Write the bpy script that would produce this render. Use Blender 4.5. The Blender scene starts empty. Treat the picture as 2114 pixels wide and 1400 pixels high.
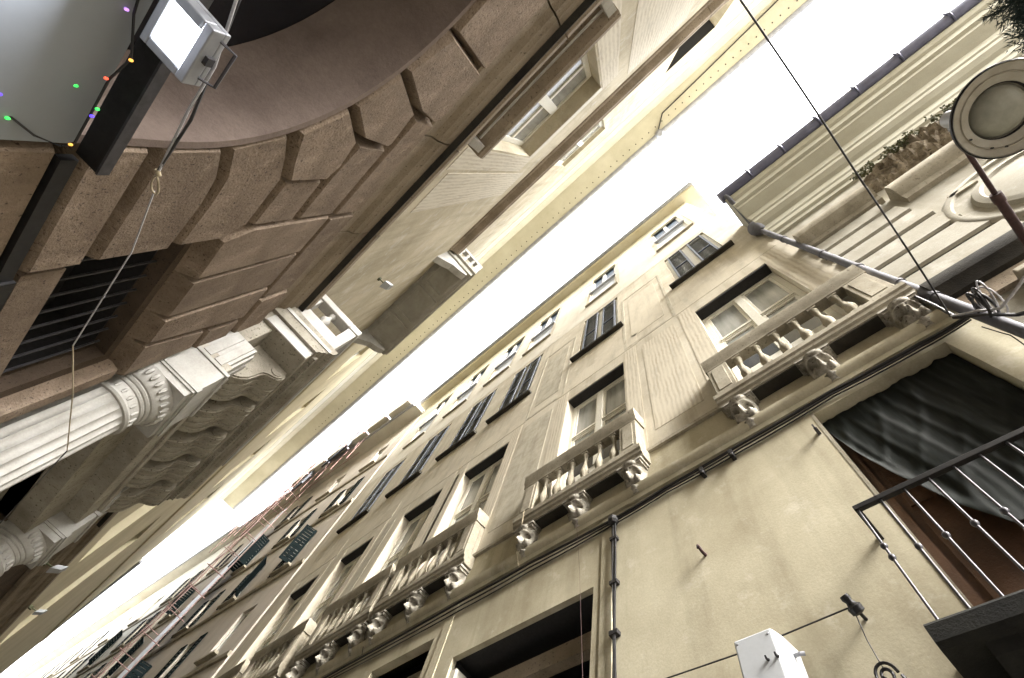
import bpy, bmesh, math, random
from mathutils import Vector, Matrix
random.seed(11)
PI = math.pi
scene = bpy.context.scene
COL = scene.collection
ORG = {}

# ------------------------------------------------------------------ helpers
class MB:
    """collects faces, then links them as ONE mesh object"""
    def __init__(s): s.v = []; s.f = []
    def add(s, vs, fs):
        b = len(s.v); s.v += [tuple(p) for p in vs]; s.f += [tuple(b + i for i in f) for f in fs]; return s
    def quad(s, a, b, c, d): return s.add([a, b, c, d], [(0, 1, 2, 3)])
    def box(s, x0, x1, y0, y1, z0, z1):
        return s.add([(x0,y0,z0),(x1,y0,z0),(x1,y1,z0),(x0,y1,z0),(x0,y0,z1),(x1,y0,z1),(x1,y1,z1),(x0,y1,z1)],
                     [(0,3,2,1),(4,5,6,7),(0,1,5,4),(1,2,6,5),(2,3,7,6),(3,0,4,7)])
    def prism(s, poly, vec):
        n = len(poly); vec = Vector(vec)
        p = [Vector(q) for q in poly]; q = [a + vec for a in p]
        return s.add(p + q, [tuple(range(n)), tuple(range(2*n-1, n-1, -1))] + [(i, (i+1) % n, n+(i+1) % n, n+i) for i in range(n)])
    def profx(s, prof, x0, x1):
        return s.prism([(x0, y, z) for y, z in prof], (x1 - x0, 0, 0))
    def frust(s, poly, y0, y1, inset):
        """stone block: outline (x,z) at depth y0 whose face at y1 is inset"""
        n = len(poly); c = poly
        area = sum(c[i][0]*c[(i+1) % n][1] - c[(i+1) % n][0]*c[i][1] for i in range(n))
        sg = 1 if area > 0 else -1
        def off(fn):
            L = []
            for i in range(n):
                a, b = Vector(c[i]), Vector(c[(i+1) % n]); d1 = (b-a).normalized(); nn = Vector((-d1.y, d1.x))*sg
                L.append((a + nn*fn(nn), d1))
            out = []
            for i in range(n):
                (p, d), (q, e) = L[i-1], L[i]; cr = d.x*e.y - d.y*e.x
                if abs(cr) < .15: out.append(q); continue
                t = ((q.x-p.x)*e.y - (q.y-p.y)*e.x)/cr; out.append(p + d*t)
            return out
        o0 = off(lambda nn: -inset); o2 = off(lambda nn: .004 + inset*1.25*max(0, nn.y)**1.0)
        o1 = [a.lerp(b, .84) for a, b in zip(o0, o2)]
        ym = y1 + (y0-y1)*0.10
        V = [(p.x, y0, p.y) for p in o0] + [(p.x, ym, p.y) for p in o1] + [(p.x, y1, p.y) for p in o2]
        F = [tuple(range(2*n, 3*n))]
        for k in (0, n):
            F += [(k+i, k+(i+1) % n, k+n+(i+1) % n, k+n+i) for i in range(n)]
        return s.add(V, F)
    def tube(s, path, r, n=8, closed=False):
        P = [Vector(p) for p in path]; m = len(P); up = Vector((0.13, 0.27, 0.95)); vs = []
        for i, p in enumerate(P):
            if closed: t = (P[(i+1) % m] - P[i-1])
            else: t = (P[min(i+1, m-1)] - P[max(i-1, 0)])
            t.normalize(); a = t.cross(up)
            if a.length < 0.05: a = t.cross(Vector((1, 0, 0)))
            a.normalize(); b = t.cross(a)
            rr = r[i] if isinstance(r, (list, tuple)) else r
            vs += [p + (a*math.cos(2*PI*k/n) + b*math.sin(2*PI*k/n))*rr for k in range(n)]
        fs = []
        for i in range(m if closed else m-1):
            j = (i+1) % m
            fs += [(i*n+k, i*n+(k+1) % n, j*n+(k+1) % n, j*n+k) for k in range(n)]
        if not closed: fs += [tuple(range(n)), tuple(range((m-1)*n+n-1, (m-1)*n-1, -1))]
        return s.add(vs, fs)
    def lathe(s, c, prof, n=16, axis=(0, 0, 1), caps=True):
        ax = Vector(axis).normalized(); a = ax.orthogonal().normalized(); b = ax.cross(a); c = Vector(c)
        m = len(prof); vs = []
        for r, h in prof: vs += [c + ax*h + (a*math.cos(2*PI*k/n) + b*math.sin(2*PI*k/n))*r for k in range(n)]
        fs = [(i*n+k, i*n+(k+1) % n, (i+1)*n+(k+1) % n, (i+1)*n+k) for i in range(m-1) for k in range(n)]
        if caps: fs += [tuple(range(n)), tuple(range((m-1)*n+n-1, (m-1)*n-1, -1))]
        return s.add(vs, fs)
    def wall(s, y, x0, x1, z0, z1, holes, dy, depth=None):
        """wall sheet in the plane y with openings (x0,x1,z0,z1) and reveals running dy deep"""
        xs = sorted({x0, x1} | {h[0] for h in holes} | {h[1] for h in holes}); xs = [x for x in xs if x0 <= x <= x1]
        zs = sorted({z0, z1} | {h[2] for h in holes} | {h[3] for h in holes}); zs = [z for z in zs if z0 <= z <= z1]
        for i in range(len(xs)-1):
            for j in range(len(zs)-1):
                cx, cz = (xs[i]+xs[i+1])/2, (zs[j]+zs[j+1])/2
                if any(h[0] < cx < h[1] and h[2] < cz < h[3] for h in holes): continue
                s.quad((xs[i],y,zs[j]), (xs[i+1],y,zs[j]), (xs[i+1],y,zs[j+1]), (xs[i],y,zs[j+1]))
        for h in holes:
            a, b, c, d = h[:4]; e = y + (h[4] if len(h) > 4 else dy)
            s.quad((a,y,c),(a,e,c),(a,e,d),(a,y,d)); s.quad((b,y,c),(b,e,c),(b,e,d),(b,y,d))
            s.quad((a,y,d),(a,e,d),(b,e,d),(b,y,d)); s.quad((a,y,c),(a,e,c),(b,e,c),(b,y,c))
        return s
    def build(s, name, mat, parent=None, at=None, smooth=None, bevel=0):
        po = ORG.get(parent.name, Vector((0, 0, 0))) if parent else Vector((0, 0, 0))
        if at is None: at = po if parent else Vector(s.v[0])
        at = Vector(at)
        me = bpy.data.meshes.new(name)
        me.from_pydata([Vector(p) - at for p in s.v], [], s.f)
        bm = bmesh.new(); bm.from_mesh(me); bmesh.ops.recalc_face_normals(bm, faces=bm.faces); bm.to_mesh(me); bm.free()
        me.materials.append(mat)
        if smooth is not None:
            me.shade_smooth(); me.set_sharp_from_angle(angle=math.radians(smooth))
        o = bpy.data.objects.new(name, me); COL.objects.link(o)
        o.location = at - po
        if parent: o.parent = parent
        ORG[o.name] = at
        if bevel:
            b = o.modifiers.new('bevel', 'BEVEL'); b.width = bevel; b.segments = 2; b.limit_method = 'ANGLE'; b.angle_limit = math.radians(40)
        return o

def tag(o, label=None, cat=None, group=None, kind=None):
    if label: o['label'] = label
    if cat: o['category'] = cat
    if group: o['group'] = group
    if kind: o['kind'] = kind
    return o
def thing(name, loc, label, cat, group=None, rz=0):
    o = bpy.data.objects.new(name, None); COL.objects.link(o); o.location = loc; o.rotation_euler = (0, 0, rz)
    o.empty_display_size = 0.3
    ORG[o.name] = Vector(loc) if rz == 0 else Vector((0, 0, 0))
    return tag(o, label, cat, group)
def dup(o, parent, off=(0, 0, 0)):
    """a part with its sub-parts, moved by off"""
    c = o.copy(); COL.objects.link(c); c.parent = parent; c.location = o.location + Vector(off)
    ORG[c.name] = ORG[o.name] + Vector(off)
    for ch in list(o.children):
        d = ch.copy(); COL.objects.link(d); d.parent = c; ORG[d.name] = ORG[ch.name] + Vector(off)
    return c

# ------------------------------------------------------------------ materials
def nt(name):
    m = bpy.data.materials.new(name); m.use_nodes = True
    n = m.node_tree.nodes; l = m.node_tree.links
    return m, n, l, n['Principled BSDF']
def noise(n, l, vec, scale, detail=6, rough=.6, mscale=None):
    if mscale:
        mp = n.new('ShaderNodeMapping'); mp.inputs['Scale'].default_value = mscale; l.new(vec, mp.inputs['Vector']); vec = mp.outputs['Vector']
    t = n.new('ShaderNodeTexNoise'); t.inputs['Scale'].default_value = scale; t.inputs['Detail'].default_value = detail
    t.inputs['Roughness'].default_value = rough; l.new(vec, t.inputs['Vector']); return t.outputs['Fac']
def ramp(n, l, fac, a, b, ca=(0,0,0,1), cb=(1,1,1,1)):
    r = n.new('ShaderNodeValToRGB'); r.color_ramp.elements[0].position = a; r.color_ramp.elements[1].position = b
    r.color_ramp.elements[0].color = ca; r.color_ramp.elements[1].color = cb; l.new(fac, r.inputs['Fac']); return r.outputs['Color']
def mix(n, l, fac, a, b, mode='MIX'):
    m = n.new('ShaderNodeMix'); m.data_type = 'RGBA'; m.blend_type = mode
    for sock, v in ((m.inputs['Factor'], fac), (m.inputs['A'], a), (m.inputs['B'], b)):
        pass
    def put(sock, v):
        if isinstance(v, (int, float)): sock.default_value = v
        elif isinstance(v, (tuple, list)): sock.default_value = (*v[:3], 1)
        else: l.new(v, sock)
    put(m.inputs[0], fac); put(m.inputs[6], a); put(m.inputs[7], b)
    return m.outputs[2]
def surf(name, base, dark, blotch=1.2, streak=.5, streak_scale=(5, 5, .35), speck=0, speck_col=None, bump=.15, bump_scale=60, rough=.9, crack=0, light=None, spec=.2, vary=0):
    m, n, l, p = nt(name)
    tc = n.new('ShaderNodeTexCoord').outputs['Object']
    a = ramp(n, l, noise(n, l, tc, blotch, 8, .65), .35, .68)
    c = mix(n, l, a, dark, base)
    if light:
        c = mix(n, l, ramp(n, l, noise(n, l, tc, blotch*2.7, 6, .7), .55, .75), c, light)
    if streak:
        s_ = ramp(n, l, noise(n, l, tc, 1.0, 7, .6, streak_scale), .5, .78)
        d = mix(n, l, streak, (1, 1, 1), tuple(min(1, x/max(.01, y)*.85) for x, y in zip(dark, base)))
        mm = mix(n, l, s_, (1, 1, 1), d); c = mix(n, l, 1.0, c, mm, 'MULTIPLY')
    f = noise(n, l, tc, bump_scale, 5, .7)
    c = mix(n, l, .35, c, mix(n, l, 1.0, c, ramp(n, l, f, .3, .7, (.72, .72, .72, 1), (1.2, 1.2, 1.2, 1)), 'MULTIPLY'))
    h = f
    if speck:
        sp = ramp(n, l, noise(n, l, tc, speck, 3, .55), .60, .70)
        c = mix(n, l, sp, c, speck_col or tuple(x*.45 for x in dark))
    if crack:
        v = n.new('ShaderNodeTexVoronoi'); v.feature = 'DISTANCE_TO_EDGE'; v.inputs['Scale'].default_value = crack
        w = n.new('ShaderNodeTexNoise'); w.inputs['Scale'].default_value = 3; l.new(tc, w.inputs['Vector'])
        wv = mix(n, l, .25, tc, w.outputs['Color'], 'ADD'); l.new(wv, v.inputs['Vector'])
        k = ramp(n, l, v.outputs['Distance'], 0.0, .012)
        gate = ramp(n, l, noise(n, l, tc, .9, 3), .52, .58)
        c = mix(n, l, gate, c, mix(n, l, k, tuple(x*.72 for x in dark), c))
    if vary:
        oi = n.new('ShaderNodeObjectInfo'); c = mix(n, l, 1.0, c, ramp(n, l, oi.outputs['Random'], 0, 1, (1-vary,1-vary*1.05,1-vary*1.1,1), (1+vary*.6,1+vary*.55,1+vary*.45,1)), 'MULTIPLY')
    l.new(c, p.inputs['Base Color']); p.inputs['Roughness'].default_value = rough
    p.inputs['Specular IOR Level'].default_value = spec
    if bump:
        b = n.new('ShaderNodeBump'); b.inputs['Strength'].default_value = bump; b.inputs['Distance'].default_value = .02
        l.new(h, b.inputs['Height']); l.new(b.outputs['Normal'], p.inputs['Normal'])
    return m
def plain(name, c, rough=.5, metal=0, spec=.4, var=.25, scale=30):
    m, n, l, p = nt(name)
    tc = n.new('ShaderNodeTexCoord').outputs['Object']
    f = ramp(n, l, noise(n, l, tc, scale, 5, .65), .3, .75)
    l.new(mix(n, l, f, tuple(x*(1-var) for x in c), tuple(min(1, x*(1+var*.4)) for x in c)), p.inputs['Base Color'])
    p.inputs['Roughness'].default_value = rough; p.inputs['Metallic'].default_value = metal; p.inputs['Specular IOR Level'].default_value = spec
    return m
def striped(name, a, b, scale, direction='X', dist=2.5, fade=.5):
    """plaster with worn painted fluting"""
    m, n, l, p = nt(name)
    tc = n.new('ShaderNodeTexCoord').outputs['Object']
    w = n.new('ShaderNodeTexWave'); w.bands_direction = direction; w.inputs['Scale'].default_value = scale
    w.inputs['Distortion'].default_value = dist; w.inputs['Detail'].default_value = 4; w.inputs['Detail Scale'].default_value = .6
    l.new(tc, w.inputs['Vector'])
    fd = ramp(n, l, noise(n, l, tc, 1.6, 7, .7, (2.5, 2.5, .6)), .38, .62)
    c = mix(n, l, mix(n, l, fade, (1,1,1), fd), a, mix(n, l, ramp(n, l, w.outputs['Fac'], .25, .7), b, a))
    c = mix(n, l, ramp(n, l, noise(n, l, tc, 2.3, 8, .7, (1.5, 1.5, .5)), .5, .72), c, tuple(x*.72 for x in a))
    l.new(c, p.inputs['Base Color']); p.inputs['Roughness'].default_value = .92; p.inputs['Specular IOR Level'].default_value = .15
    return m
def emit(name, c, s):
    m, n, l, p = nt(name)
    p.inputs['Base Color'].default_value = (*c, 1); p.inputs['Emission Color'].default_value = (*c, 1); p.inputs['Emission Strength'].default_value = s
    return m

M = {}
M['cream'] = surf('cream_plaster', (.58,.54,.445), (.43,.385,.30), .9, .85, (3.5,3.5,.20), bump=.15, bump_scale=45, light=(.66,.63,.55), crack=0)
M['ochre'] = surf('ochre_plaster', (.54,.50,.375), (.385,.345,.245), 1.1, .8, (3.0,3.0,.28), bump=.10, bump_scale=48, light=(.60,.565,.46), crack=0)
M['eaveplaster'] = surf('pale_eaves_plaster', (.58,.55,.44), (.48,.45,.34), .7, .2, bump=.1)
M['coveplaster'] = surf('pale_cove_plaster', (.62,.60,.52), (.52,.495,.41), .7, .2, bump=.1)
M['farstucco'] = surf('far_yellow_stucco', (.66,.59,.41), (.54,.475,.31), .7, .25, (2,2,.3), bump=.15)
M['yellow'] = surf('yellow_plaster', (.58,.55,.44), (.51,.455,.31), .7, .35, bump=.15)
M['stucco'] = surf('old_yellow_stucco', (.55,.49,.365), (.39,.34,.24), .8, .8, (3,3,.3), bump=.3, bump_scale=35, light=(.60,.57,.50))
M['brownstone'] = surf('brown_rusticated_stone', (.285,.22,.165), (.165,.122,.087), 2.6, .6, (4,4,.8), speck=62, speck_col=(.06,.044,.033), bump=.8, bump_scale=48, light=(.35,.28,.215), vary=.16)
M['groove'] = surf('stone_joint', (.11,.08,.058), (.065,.047,.033), 3, .3, speck=60, bump=.5)
M['cornice'] = surf('weathered_cornice_stone', (.31,.255,.19), (.19,.15,.105), 1.6, .7, (2.5,2.5,.6), speck=40, speck_col=(.09,.07,.05), bump=.45)
M['trim'] = surf('grey_cream_stone', (.43,.395,.315), (.22,.195,.145), 1.8, .6, (4,4,.7), bump=.3, bump_scale=50, speck=28, speck_col=(.2,.17,.13))
M['marble'] = surf('white_marble', (.52,.51,.48), (.34,.325,.29), 1.9, .6, (4,4,.5), bump=.12, rough=.6, spec=.4)
M['greystone'] = surf('grey_portal_stone', (.42,.39,.325), (.25,.225,.18), 1.8, .5, (3,3,.8), speck=36, speck_col=(.11,.09,.065), bump=.4)
M['pale'] = surf('pale_grey_plaster', (.37,.355,.305), (.26,.24,.19), .9, .5, (4,4,.3), bump=.2, light=(.43,.415,.37))
M['palecornice'] = surf('pale_green_cornice', (.40,.39,.32), (.32,.305,.24), .8, .3, (.5,3,3), bump=.15)
M['darkstone'] = surf('near_black_stone', (.055,.05,.04), (.022,.020,.017), 2, .5, bump=.4)  # near-black stone; on the cornice soffit and lower ledge it paints shade
M['maskstone'] = surf('soot_streaked_marble', (.48,.455,.39), (.13,.115,.09), 9, .3, speck=26, speck_col=(.07,.06,.05), bump=.35, bump_scale=60)
M['whitewood'] = plain('white_painted_wood', (.72,.70,.62), .55, var=.15)
M['nearblack'] = plain('near_black_matt', (.022,.021,.022), .8, var=.4)  # near-black; puts the shade of recesses and window heads into colour
M['brownwood'] = surf('brown_shutter_wood', (.075,.036,.018), (.035,.017,.009), 2, .6, (14,14,.5), bump=.2, rough=.55)
M['shutter'] = plain('blue_grey_shutter_paint', (.075,.088,.112), .6, var=.35, scale=9)
M['greenshutter'] = plain('dark_green_shutter_paint', (.006,.012,.013), .8, spec=.08, var=.4, scale=6)
M['iron'] = plain('black_iron', (.022,.021,.022), .45, .4, var=.5)
M['bariron'] = plain('worn_grey_iron', (.075,.072,.08), .45, .5, var=.4)
M['rust'] = plain('rusty_brown_iron', (.06,.028,.026), .6, .2, var=.5)
M['zinc'] = plain('grey_zinc', (.36,.37,.40), .45, .5, var=.3, scale=6)
M['bluezinc'] = plain('blue_grey_gutter', (.13,.135,.20), .5, .3, var=.25, scale=5)
M['cable'] = plain('black_cable', (.02,.019,.02), .5, var=.3)
M['greycable'] = plain('grey_cable', (.42,.41,.42), .5, var=.3)
M['tan'] = plain('tan_wire', (.36,.30,.20), .7, var=.3)
M['whiteplastic'] = plain('white_plastic', (.45,.47,.49), .4, var=.06)
M['panel'] = plain('grey_white_panel', (.25,.265,.28), .65, var=.08, scale=5)
M['scaff'] = plain('red_primed_steel', (.33,.21,.19), .6, .1, var=.3)
M['pink'] = surf('greyed_pink_plaster', (.52,.475,.42), (.40,.36,.31), .5, .5, (2,2,.2), bump=.2)
M['farcream'] = surf('far_cream_plaster', (.58,.56,.49), (.46,.43,.36), .5, .4, (2,2,.2), bump=.15)
M['rubble'] = surf('crumbling_stone', (.36,.31,.24), (.10,.08,.055), 6, .3, speck=22, speck_col=(.05,.04,.03), bump=.8, bump_scale=30)
M['screen'] = surf('dull_green_screen', (.46,.44,.36), (.36,.335,.27), .6, .2, bump=.1)
M['roof'] = surf('slate_roof', (.16,.155,.15), (.10,.10,.10), 2, .2)
M['street'] = surf('stone_paving', (.20,.19,.175), (.13,.12,.11), .6, 0, bump=.3)
M['leaf'] = plain('evergreen_needles', (.012,.028,.022), .7, var=.6, scale=14)
M['weed'] = plain('dry_wall_weeds', (.10,.105,.05), .8, var=.6, scale=20)
M['pstripe'] = striped('painted_fluted_pilaster', (.56,.515,.42), (.40,.35,.27), 4.4, 'X', 4.5, .9)
M['pcross'] = striped('painted_moulding', (.555,.51,.415), (.42,.375,.29), 5.0, 'Z', 5.0, .9)
M['pgrey'] = surf('painted_grey_relief', (.52,.485,.40), (.35,.32,.25), 3.2, .8, (5,5,.9), bump=.2)
M['lightplaster'] = surf('whitish_plaster', (.66,.64,.57), (.55,.51,.43), .9, .4, bump=.2)
def glassmat(name, c, rough=.08):
    m, n, l, p = nt(name)
    tc = n.new('ShaderNodeTexCoord').outputs['Object']
    f = noise(n, l, tc, 1.6, 5, .6, (5, 5, .7))
    l.new(mix(n, l, ramp(n, l, f, .3, .7), tuple(x*.55 for x in c), c), p.inputs['Base Color'])
    p.inputs['Roughness'].default_value = rough; p.inputs['Specular IOR Level'].default_value = .6
    return m
M['glass'] = glassmat('curtained_glass', (.34,.35,.335), .22)
M['darkglass'] = glassmat('dark_glass', (.012,.014,.02), .12)
M['blueglass'] = glassmat('blue_slate_glass', (.05,.085,.13), .2)
m, n, l, p = nt('green_plastic_netting')
tc = n.new('ShaderNodeTexCoord').outputs['Object']
f = ramp(n, l, noise(n, l, tc, 2.6, 6, .65, (9, 1, .9)), .45, .85)
l.new(mix(n, l, f, (.007,.009,.008), (.026,.032,.029)), p.inputs['Base Color']); p.inputs['Roughness'].default_value = .7; p.inputs['Specular IOR Level'].default_value = .14
M['net'] = m
m, n, l, p = nt('street_lamp_enamel')
tc = n.new('ShaderNodeTexCoord').outputs['Object']
f = ramp(n, l, noise(n, l, tc, 9, 6, .65), .35, .7)
l.new(mix(n, l, f, (.25,.225,.17), (.36,.335,.275)), p.inputs['Base Color']); p.inputs['Roughness'].default_value = .5
M['enamel'] = m

# ------------------------------------------------------------------ setting
s = MB(); s.quad((-300,-300,0),(300,-300,0),(300,300,0),(-300,300,0))
tag(s.build('street', M['street'], at=(0,0,0)), kind='structure')

# ================================================================== RIGHT: cream palazzo with balconies
YR = 3.0
X0, X1 = -15.5, 1.55
R1 = thing('palazzo', (-7, YR, 0), 'cream plastered palazzo with five stone balconies on carved masks and grey shutters above', 'building')
cent1 = [.32, -2.82, -6.02, -8.25, -10.95, -13.45]
cent2 = [.24, -2.84, -5.95, -8.1, -10.5, -13.1]
mezz = [(.05,1.25,3.93,6.17,.14), (-4.70,-2.60,3.0,5.42,.07), (-6.60,-5.27,3.0,5.90,.12), (-10.2,-8.6,3.0,5.9,.12), (-13.2,-11.8,3.0,5.9,.12)]
h1 = [(c-.73, c+.73, 7.25, 10.85, .26) for c in cent1]
h2 = [(c-.66, c+.66, 13.28, 16.6, .12) for c in cent2]
h3 = [(c-.60, c+.60, 18.7, 22.7, .12) for c in cent2]
w = MB(); w.wall(YR, X0, X1, 0, 6.5, mezz, .2)
w.quad((X1,YR,0),(X1,YR+9,0),(X1,YR+9,6.5),(X1,YR,6.5))
w.build('lower_wall', M['ochre'], R1)
w = MB(); w.wall(YR, X0, X1, 6.5, 22.3, h1+h2+[(a,b,c,22.3,e) for a,b,c,d,e in h3], .2)
w.quad((X1,YR,6.5),(X1,YR+9,6.5),(X1,YR+9,24.2),(X1,YR,24.2)); w.quad((X0,YR,0),(X0,YR+9,0),(X0,YR+9,24.2),(X0,YR,24.2))
w.quad((X0,YR+9,0),(X1,YR+9,0),(X1,YR+9,24.2),(X0,YR+9,24.2))
w.build('upper_wall', M['cream'], R1)
w = MB(); w.wall(YR-.004, X0, X1, 22.3, 24.2, [(a,b,22.3,d,e) for a,b,c,d,e in h3], .12)
w.build('frieze', M['yellow'], R1)
w = MB(); w.profx([(YR+.1,24.2),(2.66,24.2),(2.60,24.3),(2.60,24.5),(YR+9,25.6),(YR+9,24.2)], X0-.1, X1+.62)
w.build('roof', M['yellow'], R1)
w = MB(); w.tube([(X0-.1,2.55,24.42),(X1+.66,2.55,24.42)], .1, 10); w.tube([(X1+.66,2.5,24.42),(X1+.66,YR+2,24.42)], .09, 8)
w.build('gutter', M['zinc'], R1, smooth=50)
# whiter plaster coat around the top storey
w = MB(); w.wall(YR-.006, X0, X1-.1, 16.9, 22.25, [(c-.78, c+.78, 18.4, 22.25) for c in cent2], .006)
w.build('plaster_coat', M['lightplaster'], R1)
# string course and ledges
w = MB(); w.profx([(YR+.02,6.34),(2.965,6.34),(2.955,6.40),(2.93,6.42),(2.905,6.46),(2.90,6.52),(2.925,6.56),(2.945,6.565),(2.95,6.60),(YR+.02,6.63)], X0, X1+.03)
w.build('string_course', M['ochre'], R1, smooth=30)
w = MB(); w.profx([(YR+.02,7.12),(2.955,7.13),(2.955,7.19),(YR+.02,7.21)], X0, X1); w.build('ledge', M['trim'], R1)
w = MB(); w.wall(YR-.005, X0, X1, 6.62, 7.125, [], .005); w.build('band', M['ochre'], R1)

# first floor windows: frame, glass and near-black soffit carrying painted shade
def casement(c):
    y = YR+.20
    f = MB()
    for a, b, zz0, zz1 in ((c-.73,c-.64,7.25,10.78),(c+.64,c+.73,7.25,10.78),(c-.64,c+.64,10.68,10.78),(c-.64,c+.64,9.38,9.50),(c-.64,c+.64,8.66,8.76),(c-.64,c+.64,7.25,8.08)):
        f.box(a, b, y, y+.055, zz0, zz1)
    f.box(c-.07, c+.07, y-.025, y+.05, 8.08, 10.68)
    f.box(c-.64, c+.64, y-.02, y, 9.41, 9.47)
    for sx in (-1, 1):
        x0, x1 = (c-.64, c-.07) if sx < 0 else (c+.07, c+.64)
        for zz0, zz1 in ((8.76,9.38),(9.50,10.68)):
            f.box(x0, x0+.05, y+.01, y+.05, zz0, zz1); f.box(x1-.05, x1, y+.01, y+.05, zz0, zz1)
            f.box(x0+.05, x1-.05, y+.01, y+.05, zz0, zz0+.05); f.box(x0+.05, x1-.05, y+.01, y+.05, zz1-.05, zz1)
    o = f.build('window', M['whitewood'], R1, at=(c, YR, 7.25), bevel=.006)
    g = MB(); g.quad((c-.64,y+.035,8.7),(c+.64,y+.035,8.7),(c+.64,y+.035,10.68),(c-.64,y+.035,10.68)); g.build('glass', M['glass'], o)
    b = MB(); b.box(c-.64,c-.07,y+.02,y+.034,8.08,8.66); b.box(c+.07,c+.64,y+.02,y+.034,8.08,8.66); b.build('dark_pane', M['darkglass'], o)
    b = MB(); b.box(c-.725, c+.725, YR+.012, y+.10, 10.79, 10.845); b.build('dark_soffit', M['nearblack'], o)  # near-black board: shade of the window head put into its colour
    return o
w0 = casement(cent1[0])
for c in cent1[1:]: dup(w0, R1, (c-cent1[0], 0, 0))

# second floor: white frame, two louvred shutters, sill
def louvre(mb, x0, x1, y, z0, z1, n, fr=.05, t=.035):
    mb.box(x0, x0+fr, y, y+t, z0, z1); mb.box(x1-fr, x1, y, y+t, z0, z1)
    mb.box(x0+fr, x1-fr, y, y+t, z0, z0+fr*1.3); mb.box(x0+fr, x1-fr, y, y+t, z1-fr, z1)
    zm = z0 + (z1-z0)*.42; mb.box(x0+fr, x1-fr, y, y+t, zm-fr*.6, zm+fr*.6)
    h = (z1-z0-2*fr)/n
    for i in range(n):
        z = z0+fr+h*(i+.5)
        if abs(z-zm) < fr*.6: continue
        mb.prism([(x0+fr, y+.004, z-h*.42), (x0+fr, y+.012, z-h*.5), (x0+fr, y+t-.004, z+h*.30), (x0+fr, y+t-.012, z+h*.40)], (x1-x0-2*fr, 0, 0))
def shuttered(c):
    f = MB(); y = YR+.05
    f.box(c-.66,c-.56,y,y+.05,13.28,16.56); f.box(c+.56,c+.66,y,y+.05,13.28,16.56); f.box(c-.56,c+.56,y,y+.05,16.48,16.56)
    f.box(c-.56,c+.56,y+.02,y+.06,13.28,13.80); f.box(c-.09,c+.09,y+.01,y+.06,13.80,16.48)
    f.quad((c-.56,y+.065,13.8),(c+.56,y+.065,13.8),(c+.56,y+.065,16.48),(c-.56,y+.065,16.48))
    o = f.build('window', M['whitewood'], R1, at=(c, YR, 13.3))
    for a, b, zz in ((c-.56,c-.10,13.62),(c+.10,c+.56,13.42)):
        q = MB(); louvre(q, a, b, YR-.012, zz, 16.47, 30); q.build('shutter', M['shutter'], o)
    q = MB(); q.profx([(YR+.05,13.20),(2.90,13.20),(2.88,13.23),(2.88,13.29),(YR+.05,13.30)], c-.83, c+.83); q.build('sill', M['darkstone'], o)
    return o
w0 = shuttered(cent2[0])
for c in cent2[1:]: dup(w0, R1, (c-cent2[0], 0, 0))
# top floor windows
def topwin(c):
    f = MB(); y = YR+.04
    f.box(c-.60,c-.52,y,y+.05,18.7,22.65); f.box(c+.52,c+.60,y,y+.05,18.7,22.65); f.box(c-.07,c+.07,y-.01,y+.05,20.6,22.57); f.box(c-.52,c+.52,y,y+.05,22.57,22.65)
    f.box(c-.52,c+.52,y,y+.05,20.45,20.62)
    o = f.build('window', M['whitewood'], R1, at=(c, YR, 18.7))
    g = MB(); g.quad((c-.52,y+.03,20.6),(c+.52,y+.03,20.6),(c+.52,y+.03,22.6),(c-.52,y+.03,22.6)); g.build('glass', M['blueglass'], o)
    g = MB(); g.box(c-.52,c+.52,y+.01,y+.045,18.7,20.45)
    g.build('lower_panel', M['whiteplastic'], o)
    q = MB(); q.profx([(YR+.03,18.42),(2.92,18.42),(2.92,18.50),(YR+.03,18.52)], c-.72, c+.72)
    q.build('sill', M['trim'], o)
    q = MB(); q.profx([(YR+.03,20.2),(2.94,20.2),(2.93,20.3),(YR+.03,20.32)], c-.64, c+.64); q.build('rail', M['zinc'], o)
    return o
w0 = topwin(cent2[0])
for c in cent2[1:]: dup(w0, R1, (c-cent2[0], 0, 0))

# painted architecture between the windows (thin paint layers)
def paint(x0, x1, z0, z1, mat, name='painted_panel', d=.004):
    q = MB(); q.box(x0, x1, YR-d, YR+.02, z0, z1); return q.build(name, mat, R1, at=((x0+x1)/2, YR, z0))
for c in cent1:
    paint(c-1.05, c-.76, 7.24, 11.3, M['pstripe'], 'painted_pilaster')
    if c+1.0 < X1: paint(c+.76, c+1.05, 7.24, 11.3, M['pstripe'], 'painted_pilaster')
    paint(c-1.12, min(X1-.02, c+1.12), 11.35, 12.0, M['pcross'], 'painted_lintel')
for a, b in ((-1.62,-.86),(-4.86,-4.0),(-7.2,-6.98),(-9.75,-9.4)):
    paint(a, b, 7.6, 11.0, M['pgrey'] if a < -4 else M['pstripe'])
for a, b in ((-2.05,-.75),(-4.95,-3.75)):
    for x0,x1,z0,z1 in ((a,a+.07,11.4,15.6),(b-.07,b,11.4,15.6),(a+.07,b-.07,11.4,11.5),(a+.07,b-.07,15.5,15.6)): paint(x0,x1,z0,z1,M['pgrey'],'painted_frame',.005)
    paint(a+.22, b-.22, 11.9, 15.1, M['pcross'] if a > -4 else M['pgrey'])

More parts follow.
